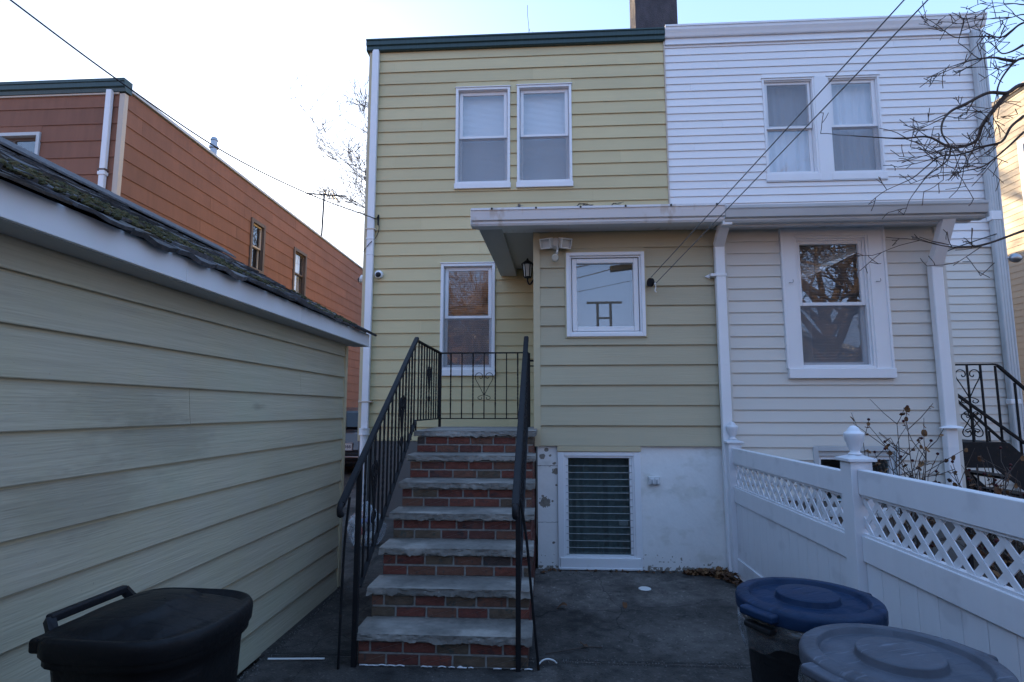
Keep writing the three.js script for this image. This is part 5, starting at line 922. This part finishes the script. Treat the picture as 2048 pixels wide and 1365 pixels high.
{ // tree of the neighbouring yard whose limbs reach in from the right
  seed = 4242;
  const T = thing('bare_tree', 'bare tree reaching dark branches over the white house from the right edge', 'tree', [6.1, 0, -4.6]);
  put('trunk', tube(curve([[6.1, -0.1, -4.6], [6.05, 1.6, -4.62], [5.85, 3.0, -4.7], [5.7, 4.2, -4.75], [5.9, 6.5, -4.6]], 16), Array.from({ length: 17 }, (_, i) => 0.13 * (1 - 0.035 * i)), 12), M.bark, T);
  const o = { bend: 0.15, lift: 0.005, kids: 1, prob: 0.5, open: 0.55, min: 0.003, top: 2, sides: 5 };
  const roots = [[5.85, 3.0, -4.7], [5.75, 3.8, -4.74], [5.7, 4.2, -4.75], [5.75, 4.8, -4.72], [5.8, 5.4, -4.68]];
  for (const [r, P] of LIMBS) {
    const out = [], n = P.length; let pts = P.map(p => V(...p));
    if (pts[0].x > 4.1) { let best = roots[0]; for (const q of roots) if (Math.abs(q[1] - pts[0].y + 0.5) < Math.abs(best[1] - pts[0].y + 0.5)) best = q; const a = V(...best); pts = [a, a.clone().lerp(pts[0], 0.5).add(V(0, 0.12, 0)), ...pts]; }
    const C = new THREE.CatmullRomCurve3(pts).getPoints(pts.length * 5), m = C.length;
    const L = put('limb', tube(C, C.map((_, i) => 0.8 * r * (1 - 0.86 * Math.pow(i / (m - 1), 0.8)) + 0.002), 8), M.bark, T);
    for (let i = 4; i < m; i++) if (C[i].x < 4.9 && rnd() < 0.16) { const d = C[Math.min(i + 1, m - 1)].clone().sub(C[i - 1]).normalize(); twigs(out, C[i], d.add(V(rr(-0.6, 0.3), rr(-0.7, 0.8), rr(-0.9, 0.9))), rr(0.12, 0.38), Math.max(0.003, r * 0.3 * (1 - i / m) + 0.0025), 2, o); }
    twigs(out, C[m - 1], C[m - 1].clone().sub(C[m - 3]), 0.25, 0.003, 2, o);
    if (out.length) { const g = put('twigs', out, M.bark, L, null, { uv: true }); g.userData.kind = 'stuff'; }
  }
}
const far = { bend: 0.2, lift: 0.07, kids: 2, prob: 0.55, open: 0.5, min: 0.012, top: 4, sides: 3, group: 'bare trees behind the houses' };
{
  seed = 915; const T = thing('bare_tree', 'bare tree rising in the pale sky left of the yellow house', 'tree', [-8.4, 0, -30], far.group), o = { ...far, prob: 0.5, lift: 0.035, bend: 0.2, min: 0.015 };
  put('trunk', tube([[-8.4, -0.1, -30], [-8.5, 6, -30], [-8.4, 12, -30.1], [-8.5, 16, -30]], [0.24, 0.19, 0.14, 0.08], 10), M.bark, T);
  const out = []; for (const [y, d, l, r] of [[11.8, [-1, 0.42, 0.1], 3.0, 0.06], [13.6, [-0.9, 0.8, -0.2], 3.0, 0.055], [15.2, [-0.5, 1, 0.2], 2.6, 0.05], [12.6, [0.9, 0.6, 0.3], 3, 0.06], [14.6, [0.7, 0.9, -0.4], 2.8, 0.05], [15.8, [0.1, 1, 0.1], 2.2, 0.05]]) twigs(out, V(-8.45, y, -30), V(...d), l, r, 3, o);
  put('crown', out, M.bark, T, null, { uv: true }).userData.kind = 'stuff';
}
bareTree('bare tree top just showing above the green roof edge', [-2.2, 0, -31], 22.0, 0.2, [0.0, 0], { ...far, limbs: 7 }, M.bark, 17);
const near = { bend: 0.2, lift: 0.05, kids: 2, prob: 0.6, open: 0.5, min: 0.005, top: 4, sides: 3, group: 'bare trees behind the yard' };
bareTree('sunlit bare tree mirrored in the lower left window', [-4.7, 0, 11.5], 9.5, 0.16, [0, 0], { ...near, limbs: 14 }, M.barkSunlit, 23);
bareTree('bare tree with heavy limbs mirrored in the right porch window', [9.4, 0, 6.5], 10.5, 0.24, [-0.05, 0.0], { ...near, limbs: 10, min: 0.008 }, M.bark, 61);

// ---------------------------------------------------------------- rose bushes behind the fence
function roseBush(label, p, stems, hgt, spread, leaves, s) {
  seed = s; const B = thing('rose_bush', label, 'bush', p, 'bushes behind the fence'), hips = [], lv = [[], [], []];
  for (let i = 0; i < stems; i++) {
    const a = rr(0, 6.28), d = V(Math.cos(a) * rr(0.1, spread), 1, Math.sin(a) * rr(0.05, spread * 0.6)), out = [], h = hgt * rr(0.6, 1.05), P = [V(p[0] + rr(-0.08, 0.08), 0, p[2] + rr(-0.06, 0.06))], n = 7;
    for (let k = 1; k <= n; k++) P.push(P[k - 1].clone().add(V(d.x * h / n + rr(-0.03, 0.03), h / n, d.z * h / n + rr(-0.03, 0.03))));
    out.push(tube(P, P.map((_, k) => 0.0075 * (1 - 0.65 * k / n)), 5));
    for (let k = 2; k <= n; k++) for (let q = 0; q < 2; q++) if (rnd() < 0.75) {
      const e = V(rr(-1, 1), rr(-0.1, 1), rr(-0.8, 0.8)).normalize(), l = rr(0.1, 0.34), b = P[k].clone().addScaledVector(e, l * 0.5).add(V(0, 0.03, 0)), c = b.clone().addScaledVector(e, l * 0.5).add(V(rr(-0.04, 0.04), 0.05, 0));
      out.push(tube([P[k], b, c], [0.0035, 0.003, 0.0022], 4)); if (rnd() < 0.22) hips.push(new THREE.IcosahedronGeometry(0.012, 1).translate(c.x, c.y + 0.008, c.z));
      const nl = rnd() < leaves ? 1 + Math.floor(rnd() * 3) : 0;
      for (let z = 0; z < nl; z++) { const w = b.clone().lerp(c, rnd()), sz = rr(0.02, 0.046), g = new THREE.PlaneGeometry(sz, sz * 1.25, 2, 3), pp = g.attributes.position; for (let v = 0; v < pp.count; v++) { const x = pp.getX(v) / sz, y = pp.getY(v) / sz; pp.setXYZ(v, pp.getX(v) * (1 - 1.2 * y * y), pp.getY(v), sz * (0.35 * Math.abs(x) + 0.3 * y * y)); } g.computeVertexNormals(); lv[Math.floor(rnd() * 3)].push(g.rotateX(rr(0, 6)).rotateY(rr(0, 6)).translate(w.x, w.y - 0.01, w.z)); }
    }
    put('stem', out, M.bark, B, null, { uv: true });
  }
  if (hips.length) { const m = put('rose_hips', hips, M.plastic([0.05, 0.012, 0.014]), B); m.userData.kind = 'stuff'; }
  lv.forEach((l, i) => { if (l.length) { const m = put('leaves', l, M.leaf[i], B); m.userData.kind = 'stuff'; } });
}
roseBush('tall bare rose bush with brown leaves and dark hips behind the fence post', [3.0, 0, -5.0], 17, 1.45, 0.24, 0.6, 311);
roseBush('lower tangled rose bush with tan leaves left of the black metal stairs', [3.62, 0, -4.85], 30, 1.05, 0.45, 0.55, 331);
roseBush('small bare bush against the lattice near the trash cans', [2.45, 0, -3.0], 8, 0.95, 0.3, 0.5, 347);

// ---------------------------------------------------------------- black metal stairs of the white house
{
  const S = thing('metal_stairs', 'black metal stairs with scrolled railing behind the white house porch corner', 'stairs', [5, 0, -6.6]);
  const z0 = -6.3, z1 = -7.5, y = 1.265, xa = 4.30, xb = 4.72, run = 1.15, at = x => y - (x - xb);
  put('platform', [rb(xa - 0.02, xb + 0.02, y - 0.04, y, z1, z0, 0.004)], M.iron, S);
  for (const z of [z0 + 0.005, z1 - 0.005]) put('stringer', [prismZ([[xa - 0.02, y - 0.005], [xa - 0.02, y - 0.26], [xb - 0.12, y - 0.26], [xb + run - 0.1, 0.0], [xb + run + 0.16, 0.0], [xb + 0.04, y - 0.005]], z - 0.008, z + 0.008)], M.iron, S);
  for (let k = 1; k < 6; k++) put('step', rb(xb + k * 0.2 - 0.1, xb + k * 0.2 + 0.12, y - k * 0.2 - 0.03, y - k * 0.2, z1 + 0.01, z0 - 0.01, 0.004), M.iron, S);
  for (const [x, z] of [[xa, z0 - 0.03], [xa, z1 + 0.03], [xb - 0.1, z1 + 0.03]]) put('leg', bx(x - 0.018, x + 0.018, 0, y - 0.05, z - 0.018, z + 0.018), M.iron, S);
  put('cross_bar', [bar([xa, 0.72, z0 - 0.03], [xb + 0.4, 0.70, z0 - 0.03], 0.02), bar([xa, 0.95, z1 + 0.03], [xb + 0.2, 0.95, z1 + 0.03], 0.02)], M.iron, S);
  const rail = (z, nm) => {
    put(nm, [bar([xa - 0.04, 2.072, z], [xb + 0.0, 2.075, z], 0.03, 0.016), tube(curve([[xb - 0.03, 2.076, z], [xb + 0.02, 2.07, z], [xb + 0.08, 2.03, z]], 6), 0.011, 6), bar([xb + 0.03, 2.06, z], [xb + run, 2.06 - run + 0.03, z], 0.034, 0.022)], M.iron, S);
    for (const x of [xa, xa + 0.135, xa + 0.27, xa + 0.42, xa + 0.6, xa + 0.78, xa + 0.96, xa + 1.14]) put('baluster', bx(x - 0.008, x + 0.008, x < xb ? y : at(x), x < xb ? 2.066 : Math.max(at(x) + 0.1, 2.06 - (x - xb)), z - 0.008, z + 0.008), M.iron, S);
  };
  rail(z0 - 0.02, 'handrail'); rail(z1 + 0.02, 'handrail');
  put('lower_handrail', [bar([xa - 0.03, 1.765, z0 + 0.02], [xa + 1.35, 1.765 - 1.1, z0 + 0.02], 0.03, 0.024)], M.iron, S);
  put('scroll_ornament', heart((u, v) => [xa + 0.135 + u, v, z0 - 0.02], 1.72, 0.30, 0.12, 0.0055), M.iron, S);
  put('scroll_ornament', [...heart((u, v) => [xa + 0.135 + u, v, z0 - 0.02], 1.40, 0.16, 0.10, 0.0055), ...heart((u, v) => [xa + 0.135 + u, 2.9 - v, z0 - 0.02], 1.36, 0.22, 0.10, 0.0055)], M.iron, S);
}
// ---------------------------------------------------------------- poles and cables behind the yard, mirrored in the porch window
{
  const wood = std({ color: [0.013, 0.016, 0.021], roughness: 0.95 });
  const F = thing('pole_frame', 'pair of wooden poles joined by crossbars, mirrored in the square window', 'pole', [2.14, 0, 9]);
  put('pole', cyl(0.06, 0.05, 5.55, 1.9, 0, 9, 10), wood, F); put('pole', cyl(0.06, 0.05, 5.55, 2.38, 0, 9, 10), wood, F);
  put('crossbar', bx(1.5, 2.8, 5.5, 5.58, 8.93, 9.0), wood, F); put('crossbar', bx(1.9, 2.38, 4.93, 5.0, 8.95, 9.02), wood, F);
  const U = thing('utility_pole', 'tall wooden utility pole behind the yard carrying cables', 'utility pole', [5.35, 0, 8.3]);
  put('pole', cyl(0.16, 0.11, 9.6, 5.35, 0, 8.3, 14), wood, U); put('crossarm', bx(4.4, 6.3, 8.9, 9.02, 8.12, 8.2), wood, U);
  const cab = (a, b, r, sag, lab) => { const P = []; for (let i = 0; i <= 24; i++) { const t = i / 24; P.push([lerp(a[0], b[0], t), lerp(a[1], b[1], t) - sag * 4 * t * (1 - t), lerp(a[2], b[2], t)]); } single('utility_cable', lab, 'cable', tube(P, r, 5), M.wire, null, 'utility cables'); };
  cab([5.35, 8.2, 8.3], [-16, 5.6, 10], 0.018, 0.6, 'uppermost thick utility cable behind the yard'); cab([5.35, 7.8, 8.3], [-16, 5.0, 10], 0.024, 0.7, 'second thick utility cable behind the yard'); cab([5.35, 7.5, 8.3], [-16, 4.5, 10], 0.018, 0.8, 'third utility cable behind the yard'); cab([5.35, 6.7, 8.3], [-16, 4.2, 10], 0.010, 0.5, 'lowest thin utility cable behind the yard');
  const B = thing('splice_box', 'grey cable splice box hung below the utility cables', 'cable box', [2.9, 6.8, 8.5]);
  put('case', [rb(-0.62, 0.62, -0.11, 0.11, -0.1, 0.1, 0.03).rotateZ(0.12).translate(2.95, 6.76, 8.5)], M.plastic([0.016, 0.019, 0.024]), B);
  put('clamp', [tube([[2.6, 6.9, 8.5], [2.62, 7.35, 8.45]], 0.012, 6), tube([[3.3, 7.0, 8.5], [3.32, 7.45, 8.42]], 0.012, 6)], M.metal, B);
}
renderer.render(scene, camera);
